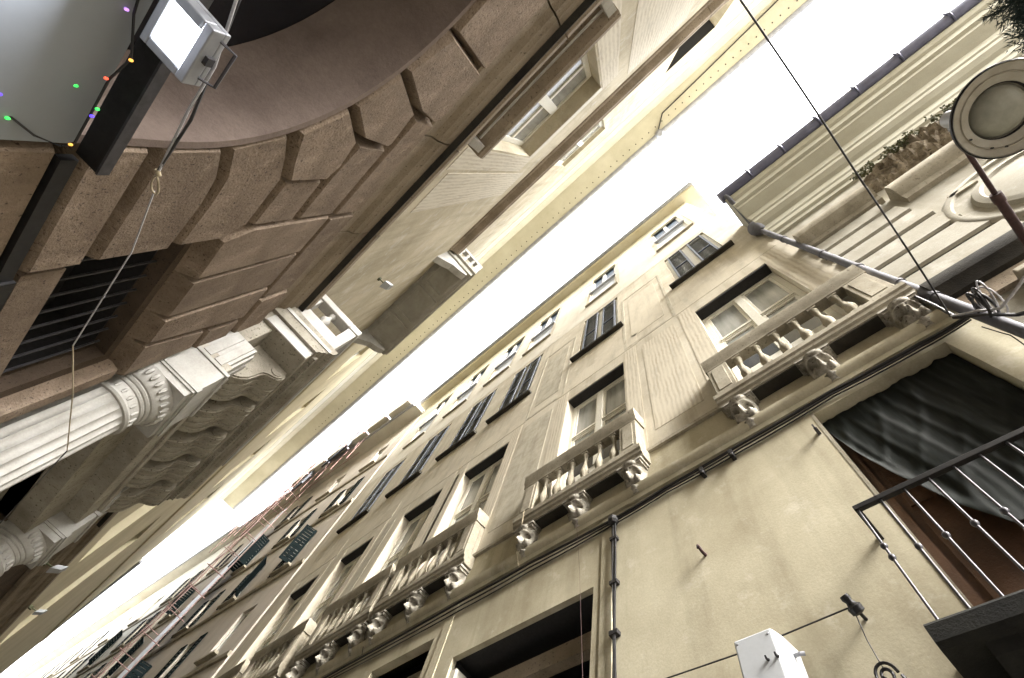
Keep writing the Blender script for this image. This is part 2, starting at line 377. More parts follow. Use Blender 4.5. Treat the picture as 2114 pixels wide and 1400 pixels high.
# balconies
def mask_mesh():
    """grotesque head corbel, local: x across, y from wall outward negative, z down from 0"""
    q = MB(); NX, NZ = 44, 54
    def g(a, b, ca, cb, sa, sb): return math.exp(-((a-ca)/sa)**2 - ((b-cb)/sb)**2)
    idx = []
    for j in range(NZ+1):
        t = j/NZ
        wid = .145*(1.0-.10*t) * (1 - .55*max(0, (t-.62)/.38)**2)
        for i in range(NX+1):
            a = -1 + 2*i/NX
            prof = .185 - .105*t - .10*max(0, t-.72)
            d = prof*math.sqrt(max(0.0, 1-abs(a)**2.6))
            d += .060*g(a,t,0,.50,.15,.15) + .032*g(a,t,0,.585,.26,.05)         # nose
            d -= .150*(g(a,t,.43,.40,.25,.10)+g(a,t,-.43,.40,.25,.10))          # sockets
            d += .040*(g(a,t,.43,.42,.09,.035)+g(a,t,-.43,.42,.09,.035))          # eyes
            d += .045*(g(a,t,.46,.275,.36,.05)+g(a,t,-.46,.275,.36,.05))          # brows
            d += .034*(g(a,t,.60,.585,.20,.085)+g(a,t,-.60,.585,.20,.085))        # cheeks
            d -= .140*g(a,t,0,.745,.40,.055)                                      # open mouth
            d += .026*g(a,t,0,.668,.40,.028) + .040*g(a,t,0,.82,.30,.05)          # lips and chin
            d -= .020*g(a,t,0,.14,1.0,.04)                                        # band over the brow
            q.v.append((a*wid, -max(d*1.25, .0), -t*.43)); 
    for j in range(NZ):
        for i in range(NX):
            k = j*(NX+1)+i; q.f.append((k, k+1, k+NX+2, k+NX+1))
    return q
def balcony(c, hw):
    yf = 2.78
    b = MB()
    b.profx([(YR+.02,6.89),(yf+.05,6.89),(yf+.045,6.93),(yf+.02,6.95),(yf+.015,7.00),(yf-.005,7.02),(yf-.01,7.09),(yf+.01,7.11),(YR+.02,7.11)], c-hw-.03, c+hw+.03)
    o = b.build('balcony', M['trim'], R1, at=(c, YR, 7.0), smooth=25)
    r = MB()
    pr = [(yf+.15,7.80),(yf+.01,7.80),(yf+.005,7.86),(yf-.015,7.90),(yf-.02,8.0),(yf-.03,8.03),(yf-.03,8.07),(yf+.16,8.07)]
    r.profx(pr, c-hw, c+hw)
    for sx in (-1, 1):
        xa = c+sx*hw; r.box(min(xa,xa-sx*.15), max(xa,xa-sx*.15), yf+.15, YR+.01, 7.81, 8.066)
    r.build('handrail', M['trim'], o, smooth=25)
    for sx in (-1, 1):
        xa = c+sx*(hw-.02); p_ = MB(); x0, x1 = min(xa,xa-sx*.27), max(xa,xa-sx*.27)
        p_.box(x0, x1, yf+.012, yf+.15, 7.112, 7.798); p_.box(x0+.05, x1-.05, yf+.004, yf+.02, 7.18, 7.73)
        p_.box(min(xa,xa-sx*.10), max(xa,xa-sx*.10), yf+.152, YR+.01, 7.112, 7.80)
        p_.build('pier', M['trim'], o, bevel=.005)
    prof = [(.035,7.155),(.05,7.165),(.052,7.19),(.035,7.20),(.045,7.23),(.063,7.29),(.066,7.34),(.055,7.40),(.036,7.48),(.026,7.56),(.024,7.62),(.034,7.64),(.036,7.66),(.026,7.67),(.034,7.70),(.05,7.735),(.052,7.76)]
    n_ = 6; inner = hw-.30
    for i in range(n_):
        x = c - inner + 2*inner*(i+.5)/n_
        q = MB(); q.lathe((x, yf+.075, 0), prof, 14); q.box(x-.06,x+.06,yf+.015,yf+.135,7.112,7.155); q.box(x-.055,x+.055,yf+.02,yf+.13,7.76,7.80)
        q.build('baluster', M['trim'], o, smooth=40)
    q = MB(); q.box(c-hw+.05, c+hw-.05, yf+.19, YR-.008, 7.112, 7.36); q.build('inner_step', M['marble'], o)
    q = MB(); q.box(c-hw+.02, c+hw-.02, yf+.07, YR+.01, 6.868, 6.888); q.build('underside', M['darkstone'], o)  # thin near-black sheet under the slab
    for k, x in enumerate((c-hw+.18, c, c+hw-.18)):
        q = mask_mesh(); q.v = [(x+vx, YR+vy+.0, 6.835+vz) for vx, vy, vz in q.v]
        q.box(x-.185, x+.185, yf+.03, YR+.01, 6.835, 6.868); q.box(x-.16,x+.16,yf+.045,YR+.01,6.80,6.835)
        q.build('mask_corbel', M['maskstone'], o, smooth=60)
    return o
bal = balcony(.41, 1.07)
for c, hw in ((-2.86,1.05),(-6.06,1.03),(-8.36,1.04),(-11.09,1.0),(-13.6,1.0)):
    dup(bal, R1, (c-.41, 0, 0))
# mezzanine: French window with netting, iron railing
q = MB(); N_ = 90
for j in range(N_+1):
    for i in range(N_+1):
        u, v_ = i/N_, j/N_
        x = .06 + 1.18*u; zb = 6.05 - 1.62*min(1, max(0, (x-.05)/.46))**.55 + .05*math.sin(9*x)
        z = 6.16 + (zb-6.16)*v_
        ph = x*17 + 1.1*math.sin(2.3*z) + .5*math.sin(5.1*x+1)
        f1 = (.5+.5*math.sin(ph))**2.2; f2 = (.5+.5*math.sin(ph*2.7+1.7*z))**3; f3 = (.5+.5*math.sin(21*x-7.5*z+2*math.sin(3*z)))**6
        fold = .030*f1*(.35+v_) + .010*f2 + .012*f3 + .05*math.exp(-((1-v_)/.12)**2)
        q.v.append((x, YR+.125-fold, z))
for j in range(N_):
    for i in range(N_):
        k = j*(N_+1)+i; q.f.append((k, k+1, k+N_+2, k+N_+1))
fw = MB(); fw.box(.05,.11,YR+.14,YR+.20,3.93,6.17); fw.box(1.19,1.25,YR+.14,YR+.20,3.93,6.17); fw.box(.11,1.19,YR+.14,YR+.2,6.10,6.17)
fw.box(.11,.63,YR+.17,YR+.20,3.93,6.1); fw.box(.645,1.19,YR+.17,YR+.20,3.93,6.1)
for x0, x1 in ((.16,.58),(.69,1.14)):
    fw.box(x0,x1,YR+.155,YR+.17,4.05,4.75); fw.box(x0,x1,YR+.155,YR+.17,4.9,5.95)
FW = fw.build('french_window', M['brownwood'], R1, at=(.65,YR,3.93))
q.build('netting', M['net'], FW, smooth=80)
q = MB(); q.box(.02,.05,YR-.003,YR+.1,3.93,6.20); q.build('jamb_trim', M['trim'], FW)
rl = MB(); yr = 2.72
rl.box(-.14, 1.5, yr-.018, yr+.018, 4.58, 4.62); rl.box(-.14,-.105, yr+.018, YR, 4.58, 4.62)
RL = rl.build('window_railing', M['iron'], R1, at=(.6,YR,3.7), bevel=.004)
def bar(x, y, knob):
    b = MB(); b.tube([(x,y,3.72),(x,y,4.585)], .0085, 8)
    for kz in knob: b.lathe((x,y,kz), [(.009,-.022),(.017,-.012),(.021,0),(.017,.012),(.009,.022)], 10)
    b.build('bar', M['bariron'], RL, smooth=50)
for i in range(11): bar(-.122+.148*i, yr, (4.17+.0*i,) if i else (4.26,4.17))
sl = MB(); sl.profx([(YR+.02,3.60),(2.70,3.60),(2.67,3.62),(2.66,3.70),(2.68,3.725),(YR+.02,3.725)], -.19, 1.5)
M['blackslab'] = surf('black_grimed_slate', (.022,.022,.018), (.010,.010,.009), 3, .4, bump=.4)
SL = sl.build('window_slab', M['blackslab'], R1, at=(.6,YR,3.6), smooth=30)
br = MB(); br.prism([(-.02,YR,3.60),(-.02,2.74,3.60),(-.02,2.76,3.55),(-.02,2.86,3.50),(-.02,2.90,3.40),(-.02,YR,3.30)], (.14,0,0)); br.build('corbel', M['blackslab'], SL)
br = MB(); br.prism([(1.1,YR,3.60),(1.1,2.74,3.60),(1.1,2.76,3.55),(1.1,2.86,3.50),(1.1,2.90,3.40),(1.1,YR,3.30)], (.14,0,0)); br.build('corbel', M['blackslab'], SL)
# dark shop doorway and small mezzanine windows
d = MB(); d.wall(YR+.95,-4.7,-2.6,3.0,5.42,[],0); d.quad((-4.7,YR+.07,3),(-4.7,YR+.95,3),(-4.7,YR+.95,5.42),(-4.7,YR+.07,5.42)); d.quad((-2.6,YR+.07,3),(-2.6,YR+.95,3),(-2.6,YR+.95,5.42),(-2.6,YR+.07,5.42)); d.quad((-4.7,YR+.07,5.42),(-2.6,YR+.07,5.42),(-2.6,YR+.95,5.42),(-4.7,YR+.95,5.42)); D1 = d.build('doorway', M['nearblack'], R1, at=(-3.6,YR,3))  # near-black box: shade of the unlit interior put into the colour
q = MB(); q.box(-4.69,-2.61,YR+.22,YR+.34,4.98,5.16); q.build('beam', M['cornice'], D1)
q = MB()
for i in range(40):
    x = -4.66+i*.0515; q.box(x, x+.036, YR+.5+.02*(i % 2), YR+.53+.02*(i % 2), 3.0, 4.95)
q.build('curtain', M['nearblack'], D1)
q = MB(); q.box(-4.695,-4.60,YR+.03,YR+.5,3.0,5.28); q.build('jamb', M['lightplaster'], D1)
for a, b in ((-6.60,-5.27),(-10.2,-8.6),(-13.2,-11.8)):
    d = MB(); d.box(a,b,YR+.25,YR+.3,3.0,5.9); o = d.build('mezzanine_window', M['darkglass'], R1, at=((a+b)/2,YR,3))
    q = MB(); q.box(a,a+.07,YR+.18,YR+.25,3.0,5.88); q.box(b-.07,b,YR+.18,YR+.25,3,5.88); q.box(a+.07,b-.07,YR+.18,YR+.25,5.60,5.70); q.box((a+b)/2-.04,(a+b)/2+.04,YR+.18,YR+.25,3.0,5.6); q.build('frame', M['trim'], o)
q = MB(); q.box(-2.50,-2.36,YR-.012,YR+.02,0,6.33); q.box(-5.13,-4.97,YR-.012,YR+.02,0,6.33); q.build('flat_pilaster', M['ochre'], R1)

# ================================================================== RIGHT: pale palazzo with moulded cornice
XA, XB = 1.56, 10.4
R0 = thing('palazzo', (5, YR, 0), 'pale grey palazzo with deep moulded eaves, banded pier and weeds on its ledge', 'building')
w = MB(); w.wall(YR+.02, XA, XB, 0, 14.0, [(3.3,4.6,2.5,5.8),(2.15,3.3,3.2,6.3)], .25)
w.quad((XB,YR,0),(XB,YR+9,0),(XB,YR+9,14),(XB,YR,14)); w.quad((XA,YR+9,0),(XB,YR+9,0),(XB,YR+9,14),(XA,YR+9,14))
w.build('wall', M['pale'], R0)
w = MB(); w.profx([(YR+.03,11.7),(2.96,11.72),(2.95,11.85),(2.90,11.9),(2.885,12.05),(2.86,12.1),(2.85,12.35),(2.78,12.42),(2.70,12.55),(2.69,12.7),(2.66,12.74),(2.65,13.05),(2.55,13.15),(2.42,13.28),(2.41,13.42),(2.34,13.46),(2.33,13.75),(2.27,13.8),(2.22,13.95),(2.22,14.15),(YR+9,15.5),(YR+9,14.0),(YR+.03,14.0)], XA, XB)
w.build('cornice', M['palecornice'], R0)
w = MB(); w.tube([(XA-.05,2.16,14.2),(XB,2.16,14.2)], .15, 12)
for x in (2.3,3.1,3.95,4.8,5.7,6.7,7.8): w.tube([(x,1.99,14.24),(x,2.02,14.07),(x,2.16,14.03),(x,2.30,14.09),(x,2.32,14.24)], .022, 6)
w.build('gutter', M['bluezinc'], R0, smooth=50)
# banded pier
w = MB(); zs = [7.02,7.50,8.02,8.52,9.02,9.50,9.96]
for i in range(6):
    w.profx([(YR+.03,zs[i]+.05),(2.985,zs[i]+.05),(2.955,zs[i]+.08),(2.955,zs[i+1]-.045),(2.985,zs[i+1]-.015),(YR+.03,zs[i+1]-.015)], XA+.02, 2.62)
w.build('banded_pier', M['pale'], R0)
w = MB(); w.box(XA, 2.60, 2.992, YR+.04, 7.02, 9.97); w.build('pier_back', M['darkstone'], R0)  # near-black backing seen in the grooves between the bands
# broken ledges
w = MB(); w.profx([(YR+.03,9.98),(2.93,10.0),(2.90,10.08),(2.80,10.12),(2.74,10.17),(2.71,10.24),(2.71,10.34),(YR+.03,10.45)], XA, 2.74)
w.profx([(YR+.03,9.42),(2.95,9.44),(2.92,9.55),(2.85,9.6),(2.80,9.68),(2.78,9.74),(2.78,9.86),(YR+.03,9.95)], 2.78, XB); w.build('ledge', M['trim'], R0, smooth=25)
w = MB(); NXL, pr_ = 150, [(YR+.03,10.55),(2.93,10.57),(2.86,10.62),(2.80,10.68),(2.76,10.74),(2.72,10.80),(2.70,10.88),(2.74,10.96),(2.84,10.99),(YR+.03,11.0)]
for i in range(NXL+1):
    x = 2.55+(XB-2.55)*i/NXL; k = min(1, max(.12, (x-2.5)/.9))
    for y, z in pr_:
        r_ = random.random(); y2 = y if y > 2.99 else 2.99-(2.99-y)*k*(.62+.5*r_+.18*math.sin(x*9+z*20)); w.v.append((x+random.uniform(-.015,.015), min(y2, 2.99) if y < 2.99 else y, z+random.uniform(-.03,.03)))
np_ = len(pr_)
for i in range(NXL):
    for k in range(np_-1): w.f.append((i*np_+k, i*np_+k+1, (i+1)*np_+k+1, (i+1)*np_+k))
w.build('crumbling_ledge', M['rubble'], R0)
w = MB(); w.profx([(YR+.03,6.62),(2.92,6.64),(2.88,6.72),(2.84,6.76),(2.82,6.82),(2.82,6.92),(YR+.03,7.0)], XA, XB); w.build('lower_ledge', M['darkstone'], R0, smooth=25)  # whole ledge coloured near-black to paint its shadowed underside
w = MB(); w.profx([(YR+.03,6.40),(2.965,6.40),(2.955,6.60),(YR+.03,6.62)], XA, XB); w.build('fascia', M['cornice'], R0)
for x0,x1,z0,z1 in ((2.85,3.15,8.62,8.70),(3.6,3.95,9.05,9.16)): 
    w = MB(); w.box(x0,x1,2.95,YR+.03,z0,z1); w.build('relief_block', M['trim'], R0)
w = MB(); w.lathe((3.46,YR+.02,7.95), [(.98,0),(.98,.04),(.94,.07),(.88,.07),(.86,.04),(.70,.04),(.67,.085),(.60,.10),(.57,.07),(.3,.10),(.02,.11)], 48, (0,-1,0)); w.build('medallion', M['pale'], R0, smooth=40)
for a, b, z0, z1 in ((2.15,3.3,3.2,6.3),(3.3,4.6,2.5,5.8)):
    w = MB(); w.box(a,b,YR+.2,YR+.25,z0,z1); o = w.build('window', M['glass'], R0, at=((a+b)/2,YR,z0))
    w = MB(); w.box((a+b)/2-.05,(a+b)/2+.05,YR+.14,YR+.2,z0,z1); w.box(a,a+.08,YR+.14,YR+.2,z0,z1); w.box(b-.08,b,YR+.14,YR+.2,z0,z1); w.build('frame', M['whitewood'], o)
w = MB(); w.box(2.0,3.35,2.86,YR+.03,6.33,6.40); w.box(2.08,2.25,2.90,YR+.03,6.10,6.33); w.box(2.04,2.29,2.87,YR+.03,6.27,6.33); w.build('window_hood', M['trim'], R0, bevel=.01)

# weeds on the crumbling ledge
def weed(loc, n, spread, h, label):
    q = MB()
    for i in range(n):
        a = random.uniform(0, 2*PI); bx = loc[0]+random.uniform(-spread, spread); by = loc[1]+random.uniform(-.04,.05)
        L = random.uniform(.4,1)*h; tip = Vector((bx+.25*L*math.cos(a), by-.35*L*random.random(), loc[2]+random.uniform(-.25,.8)*L))
        st = Vector((bx,by,loc[2]-.02))
        q.tube([st, (st+tip)/2+Vector((0,-.01,.02)), tip], [.006,.004,.002], 4)
        for k in range(7):
            p0 = st.lerp(tip, random.uniform(.3,1)); dv = Vector((random.uniform(-1,1),random.uniform(-1,1),random.uniform(-1,1)))*.045
            sv = dv.cross(Vector((random.random(),random.random(),random.random()))).normalized()*.014
            q.add([p0, p0+dv*.5+sv, p0+dv, p0+dv*.5-sv], [(0,1,2,3)])
    return tag(q.build('wall_weed', M['weed'], at=loc), label, 'plant', 'weeds growing on the crumbling ledge')
weed((3.05,2.72,10.93), 26, .16, .22, 'smallest tuft of dry weeds nearest the black wire on the crumbling ledge')
weed((3.62,2.72,10.93), 46, .25, .32, 'widest dark weed clump midway along the crumbling ledge')
weed((4.35,2.72,10.93), 30, .18, .28, 'weed tuft on the crumbling ledge just above the street lamp shade')

# corner drainpipe
q = MB(); px = 1.54
path = [(1.62,2.16,14.05),(1.62,2.18,13.85),(1.60,2.45,13.5),(1.57,2.80,13.1),(px,2.88,12.75),(px,2.89,12.3),(px,2.89,9.4),(px,2.89,6.0),(px,2.89,0.2)]
q.tube(path, .05, 12)
DP = thing('drainpipe', (px,2.89,0), 'grey zinc drainpipe running down the corner between the two palazzi', 'drainpipe')
M['pipegrey'] = plain('dull_grey_pipe', (.115,.115,.13), .75, .0, spec=.2, var=.35, scale=5)
q.build('pipe', M['pipegrey'], DP, smooth=60)
q = MB(); q.lathe((px,2.86,12.62), [(.05,-.34),(.09,-.30),(.16,-.05),(.17,.1),(.15,.14),(.06,.16)], 16); q.build('hopper', M['pipegrey'], DP, smooth=40)
for z in (11.0,9.3,8.2,7.3,6.7,5.2,3.8):
    q = MB(); q.lathe((px,2.89,z), [(.051,-.025),(.062,-.025),(.062,.025),(.051,.025)], 14); q.box(px-.012,px+.012,2.95,3.0,z-.012,z+.012); q.build('collar', M['pipegrey'], DP)

# ================================================================== LEFT: brown rusticated palazzo
YL = -1.30; YB = -1.42; YU = -1.40
L1 = thing('palazzo', (-4, YL, 0), 'tall palazzo with brown rusticated arch below and old yellow stucco above', 'building')
CX, CZ, AR = .10, 3.45, 1.38
bw = MB()
# backing wall with arch and window opening
WX0, WX1, WZ0, WZ1 = -3.40, -2.06, 2.0, 4.13
bw.wall(YB, -35, CX-AR, 0, 5.92, [(WX0,WX1,WZ0,WZ1,-.55),(-6.6,-4.3,0,4.45,-.6)], -.55)
na = 40
arc = [(CX-AR*math.cos(PI*i/na), CZ+AR*math.sin(PI*i/na)) for i in range(na+1)]
for i in range(na):
    (xa,za),(xb,zb) = arc[i], arc[i+1]
    bw.quad((xa,YB,za),(xb,YB,zb),(xb,YB,5.92),(xa,YB,5.92))
bw.quad((CX-AR,YB,CZ),(CX-AR,YB,5.92),(CX-AR,YB,5.92),(CX-AR,YB,CZ)) if False else None
bw.wall(YB, CX+AR, 10.5, 0, 5.92, [], -.5)
bw.quad((10.5,YB,0),(10.5,-12,0),(10.5,-12,26),(10.5,YB,26)); bw.quad((-35,-12,0),(10.5,-12,0),(10.5,-12,26),(-35,-12,26)); bw.quad((-35,YB,0),(-35,-12,0),(-35,-12,26),(-35,YB,26))
bw.build('base_wall', M['groove'], L1)
# plaster soffit of the arch and jambs
so = MB()
for i in range(na):
    (xa,za),(xb,zb) = [(CX+(x-CX)*.988, CZ+(z-CZ)*.988) for x, z in (arc[i], arc[i+1])]
    (xc,zc),(xd,zd) = [(CX+(x-CX)*1.012, CZ+(z-CZ)*1.012) for x, z in (arc[i], arc[i+1])]
    so.quad((xa,-1.312,za),(xb,-1.312,zb),(xb,-1.83,zb),(xa,-1.83,za)); so.quad((xa,-1.312,za),(xb,-1.312,zb),(xd,-1.306,zd),(xc,-1.306,zc))
for sg in (-1, 1):
    xa, xc = CX+sg*AR*.988, CX+sg*AR*1.012; so.quad((xa,-1.312,0),(xa,-1.312,CZ),(xa,-1.83,CZ),(xa,-1.83,0)); so.quad((xa,-1.312,0),(xa,-1.312,CZ),(xc,-1.306,CZ),(xc,-1.306,0))
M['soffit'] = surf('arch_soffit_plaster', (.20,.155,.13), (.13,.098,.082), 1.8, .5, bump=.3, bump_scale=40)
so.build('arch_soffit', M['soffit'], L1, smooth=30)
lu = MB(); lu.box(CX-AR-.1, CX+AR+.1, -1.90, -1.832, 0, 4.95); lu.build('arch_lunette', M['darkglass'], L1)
# stone blocks measured on the wall: voussoirs, courses and the flat arch over the window
V = [
 [(-1.33,3.08),(-1.30,3.19),(-1.31,3.33),(-2.02,3.335),(-2.02,3.085)],
 [(-1.295,3.38),(-1.27,3.70),(-1.47,3.79),(-1.66,3.815),(-2.02,3.80),(-2.02,3.38)],
 [(-1.255,3.74),(-1.14,4.08),(-1.33,4.22),(-1.50,4.32),(-1.90,4.33),(-2.02,4.20),(-2.02,3.85),(-1.68,3.86),(-1.48,3.84)],
 [(-1.11,4.14),(-.90,4.42),(-1.14,4.79),(-1.36,4.84),(-1.49,4.80),(-1.50,4.37),(-1.35,4.27)],
 [(-.865,4.46),(-.60,4.70),(-.82,5.27),(-1.12,5.32),(-1.15,5.29),(-1.10,4.84)],
 [(-.555,4.73),(-.23,4.90),(-.32,5.80),(-.79,5.80),(-.84,5.73),(-.77,5.30)],
 [(-.185,4.91),(.10,4.93),(.385,4.91),(.46,5.83),(-.26,5.83)]]
C = [
 [(-1.54,4.38),(-1.54,4.80),(-1.93,4.82),(-1.93,4.38)],
 [(-1.19,4.89),(-1.20,5.33),(-1.93,5.35),(-1.93,4.87),(-1.5,4.86)],
 [(-.88,5.40),(-.89,5.82),(-1.95,5.84),(-1.95,5.41)],
 [(-1.98,4.42),(-1.97,5.35),(-2.41,5.35),(-2.44,4.22),(-2.06,4.20)],
 [(-2.49,4.22),(-2.45,5.35),(-2.88,5.35),(-2.86,4.22)],
 [(-2.91,4.22),(-2.93,5.35),(-3.37,5.35),(-3.17,4.22)],
 [(-3.22,4.22),(-3.36,4.88),(-3.60,4.88),(-3.60,4.22)],
 [(-3.40,4.94),(-3.44,5.35),(-4.4,5.35),(-4.4,4.94)],
 [(-2.02,5.41),(-2.02,5.84),(-3.1,5.84),(-3.1,5.41)],
 [(-3.16,5.41),(-3.16,5.84),(-4.3,5.84),(-4.3,5.41)],
 [(-1.34,2.58),(-1.34,3.0),(-2.02,3.0),(-2.02,2.58)],
 [(-1.34,2.12),(-1.34,2.53),(-2.02,2.53),(-2.02,2.12)],
 [(-1.34,1.66),(-1.34,2.07),(-2.02,2.07),(-2.02,1.66)]]
def push(p):
    r = math.hypot(p[0]-CX, p[1]-CZ)
    if p[1] > CZ and r < 1.47: return (CX+(p[0]-CX)*1.413/r, CZ+(p[1]-CZ)*1.413/r)
    return (min(p[0], CX-1.413), p[1]) if p[1] <= CZ and p[0] > CX-1.47 else p
V = [[push(p) for p in poly] for poly in V]
blocks = V + C + [[(2*CX-x, z) for x, z in poly] for poly in V[:6] + C[:3] + C[10:]]
for k in range(8):
    for zz0, zz1 in ((.1,.8),(.85,1.6),(1.66,2.4),(2.46,3.2),(3.26,4.1),(4.16,4.9),(4.95,5.82)):
        blocks.append([(2.45+k, zz0),(3.39+k, zz0),(3.39+k, zz1),(2.45+k, zz1)])
for poly in blocks:
    q = MB(); q.frust(poly, YB-.01, YL+random.uniform(-.010,.010), .032)
    cx = sum(p[0] for p in poly)/len(poly); cz = sum(p[1] for p in poly)/len(poly)
    q.build('stone_block', M['brownstone'], L1, at=(cx, YL, cz))
# main cornice of the base
def lcornice(a, b):
    return [(YU-.03,5.87),(-1.36,5.87),(-1.345,5.90),(-1.345,6.10),(-1.33,6.13),(-1.30,6.17),(-1.29,6.24),(-1.275,6.27),(-1.275,6.46),(-1.24,6.48),(-1.215,6.55),(-1.20,6.57),(-1.20,6.66),(YU-.03,6.70)]
xx = -35
for a, b in ((-35,-29),(-28.99,-23),(-22.99,-17),(-16.99,-11),(-10.99,-7.3),(-7.29,-3.66),(-3.65,-2.32),(-2.31,-1.02),(-1.01,.42),(.43,1.9),(1.91,3.4),(3.41,6),(6.01,10.5)):
    q = MB(); q.profx(lcornice(a, b), a+.003, b-.003); q.build('cornice', M['cornice'], L1, at=((a+b)/2, YL, 5.87), smooth=25)
q = MB(); q.box(-9.5,10.5,-1.272,-1.205,6.462,6.478); q.build('cornice_shade', M['darkstone'], L1)  # dark strip painting the shade under the cornice overhang
# window below the flat arch
q = MB(); q.box(WX0,WX1,-1.95,-1.90,WZ0,WZ1); q.box(WX0+.002,WX1-.002,-1.90,-1.53,WZ1-.012,WZ1-.004); q.box(WX0+.004,WX0+.01,-1.90,-1.53,WZ0,WZ1-.013); q.box(WX1-.01,WX1-.004,-1.90,-1.53,WZ0,WZ1-.013); W1 = q.build('barred_window', M['nearblack'], L1, at=(-2.73,YL,3.35))  # near-black lining puts the deep recess's shade into colour
for i in range(9):
    x = -2.16-.145*i; q = MB(); q.tube([(x,-1.50,3.36),(x,-1.50,4.12)], .009, 6); q.build('bar', M['bariron'], W1)
q = MB(); q.box(WX0+.01,WX1-.01,-1.43,-1.40,3.345,3.385); q.build('rail', M['bariron'], W1)
q = MB(); q.box(WX0+.01,WX1-.01,-1.60,-1.315,3.13,3.31); q.build('lintel_beam', M['brownstone'], W1)
q = MB(); q.frust([(WX0-.10,2.0),(WX0-.10,4.2),(WX0-.22,4.2),(WX0-.22,2.0)], YB, YL-.02, .01); q.build('jamb_stone', M['brownstone'], W1)
q = MB(); q.box(WX0+.01,WX1+.02,-1.40,-1.27,2.72,3.075); q.build('shutter_box', M['iron'], W1)
# upper stucco wall
uh = [(-1.06,.81,8.0,12.1,-.34),(3.45,5.3,8.0,12.1,-.34),(-14.0,-12.2,8.0,12.1,-.3),(-19.5,-17.7,8.0,12.1,-.3)]
uh += [(-1.2,.75,17.4,20.9,-.2),(3.4,5.4,17.4,21.2,-.5),(7.6,9.4,17.4,21.0,-.2),(-13.6,-11.8,17.6,20.6,-.2),(-18.2,-16.4,17.6,20.6,-.2),(-23,-21.2,17.6,20.6,-.2),(-28,-26.2,17.6,20.6,-.2)]
w = MB(); w.wall(YU, -9.5, 10.5, 6.68, 25.0, [h for h in uh if h[0] > -9], -.2); w.build('upper_wall', M['stucco'], L1)
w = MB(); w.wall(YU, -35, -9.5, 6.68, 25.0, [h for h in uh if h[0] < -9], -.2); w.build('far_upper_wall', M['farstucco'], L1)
for a, b, c, d, e in uh:
    y = YU+e; q = MB()
    q.box(a,a+.10,y,y+.06,c,d); q.box(b-.10,b,y,y+.06,c,d); q.box(a+.1,b-.1,y,y+.06,d-.10,d); q.box((a+b)/2-.09,(a+b)/2+.09,y,y+.075,c,d-.10)
    q.box(a+.1,b-.1,y+.001,y+.05,d-1.3,d-1.16)
    o = q.build('window', M['whitewood'], L1, at=((a+b)/2,YU,c), bevel=.008)
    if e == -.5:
        g = MB(); g.box(a+.01,b-.01,y+.08,YU-.01,d-.03,d-.01); g.build('dark_soffit', M['nearblack'], o)  # dark slab lining the head of this window alone
    g = MB(); g.quad((a+.05,y+.02,c),(b-.05,y+.02,c),(b-.05,y+.02,d-.05),(a+.05,y+.02,d-.05)); g.build('glass', M['glass'], o)
# painted surrounds and panels on the stucco
def lpaint(x0,x1,z0,z1,mat,name='painted_panel',d=.005):
    q = MB(); q.box(x0,x1,YU-.02,YU+d,z0,z1); q.build(name, mat, L1, at=((x0+x1)/2,YU,z0))
for a, b, c, d, e in uh[:2]:
    lpaint(a-.42,a-.04,7.6,12.5,M['pstripe'],'painted_pilaster'); lpaint(b+.04,b+.42,7.6,12.5,M['pstripe'],'painted_pilaster'); lpaint(a-.03,b+.03,12.14,12.5,M['lightplaster'],'painted_lintel')
lpaint(1.5,3.0,7.2,13.6,M['pstripe']); lpaint(-2.3,-1.55,7.8,13.4,M['pstripe'])
# upper ledge, small window balcony slab, top cornice, eaves
w = MB(); w.profx([(YU-.02,14.15),(-1.35,14.2),(-1.33,14.5),(YU-.02,14.6)], -35, -8.45); w.build('ledge', M['farstucco'], L1)
for a, b in ((-4.5,-.6),(-.59,3.6),(3.61,10.5)):
    w = MB(); w.profx([(YU-.02,14.15),(-1.37,14.17),(-1.34,14.24),(-1.24,14.28),(-1.18,14.33),(-1.17,14.45),(-1.15,14.48),(-1.15,14.62),(YU-.02,14.75)], a, b); w.build('ledge', M['cornice'], L1, smooth=25)
w = MB(); w.profx([(YU+.0,7.26),(-1.17,7.28),(-1.155,7.32),(-1.14,7.34),(-1.14,7.44),(YU+.0,7.46)], -1.02, 1.0)
LS = w.build('window_balcony', M['cornice'], L1, at=(0,YU,7.3), smooth=25)
w = MB(); w.box(-.86,.96,-1.295,-1.275,7.225,7.262); w.build('white_strip', M['marble'], LS)
for x in (-.98, .88):
    w = MB(); w.prism([(x,YU,7.255),(x,-1.19,7.255),(x,-1.18,7.22),(x,-1.24,7.17),(x,-1.28,7.10),(x,-1.34,7.05),(x,YU,6.95)], (.10,0,0)); w.build('bracket', M['marble'], LS)
w = MB(); w.profx([(YU-.02,24.9),(-1.37,24.92),(-1.36,25.2),(-1.28,25.35),(-1.22,25.6),(-1.20,25.6),(-.95,25.97),(-12,25.97),(-12,24.9)], -35, 10.5); w.build('cove', M['coveplaster'], L1)
w = MB(); w.profx([(-12,25.98),(-.02,26.0),(-.02,26.2),(-12,28)], -35.05, 10.55); w.build('eaves', M['eaveplaster'], L1)
w = MB(); w.tube([(-35,.06,26.08),(10.5,.06,26.08)], .14, 10); w.build('gutter', M['zinc'], L1, smooth=50)
w = MB()
for i in range(96): w.lathe((-24+i*.36,-.30,26.0-.02), [(.03,0),(.028,.016)], 6)
tag(w.build('vent_holes', M['darkstone'], L1), kind='stuff')
w = MB(); w.tube([(10.4,-.9,25.96),(4.9,-.62,25.96),(3.2,-.55,25.96),(2.55,-.02,25.92)], .025, 6); w.build('eaves_cable', M['cable'], L1)
w = MB(); w.lathe((2.6,.06,25.9),[(.12,-.25),(.2,-.1),(.2,.15),(.1,.3)],10); w.build('rain_head', M['zinc'], L1)
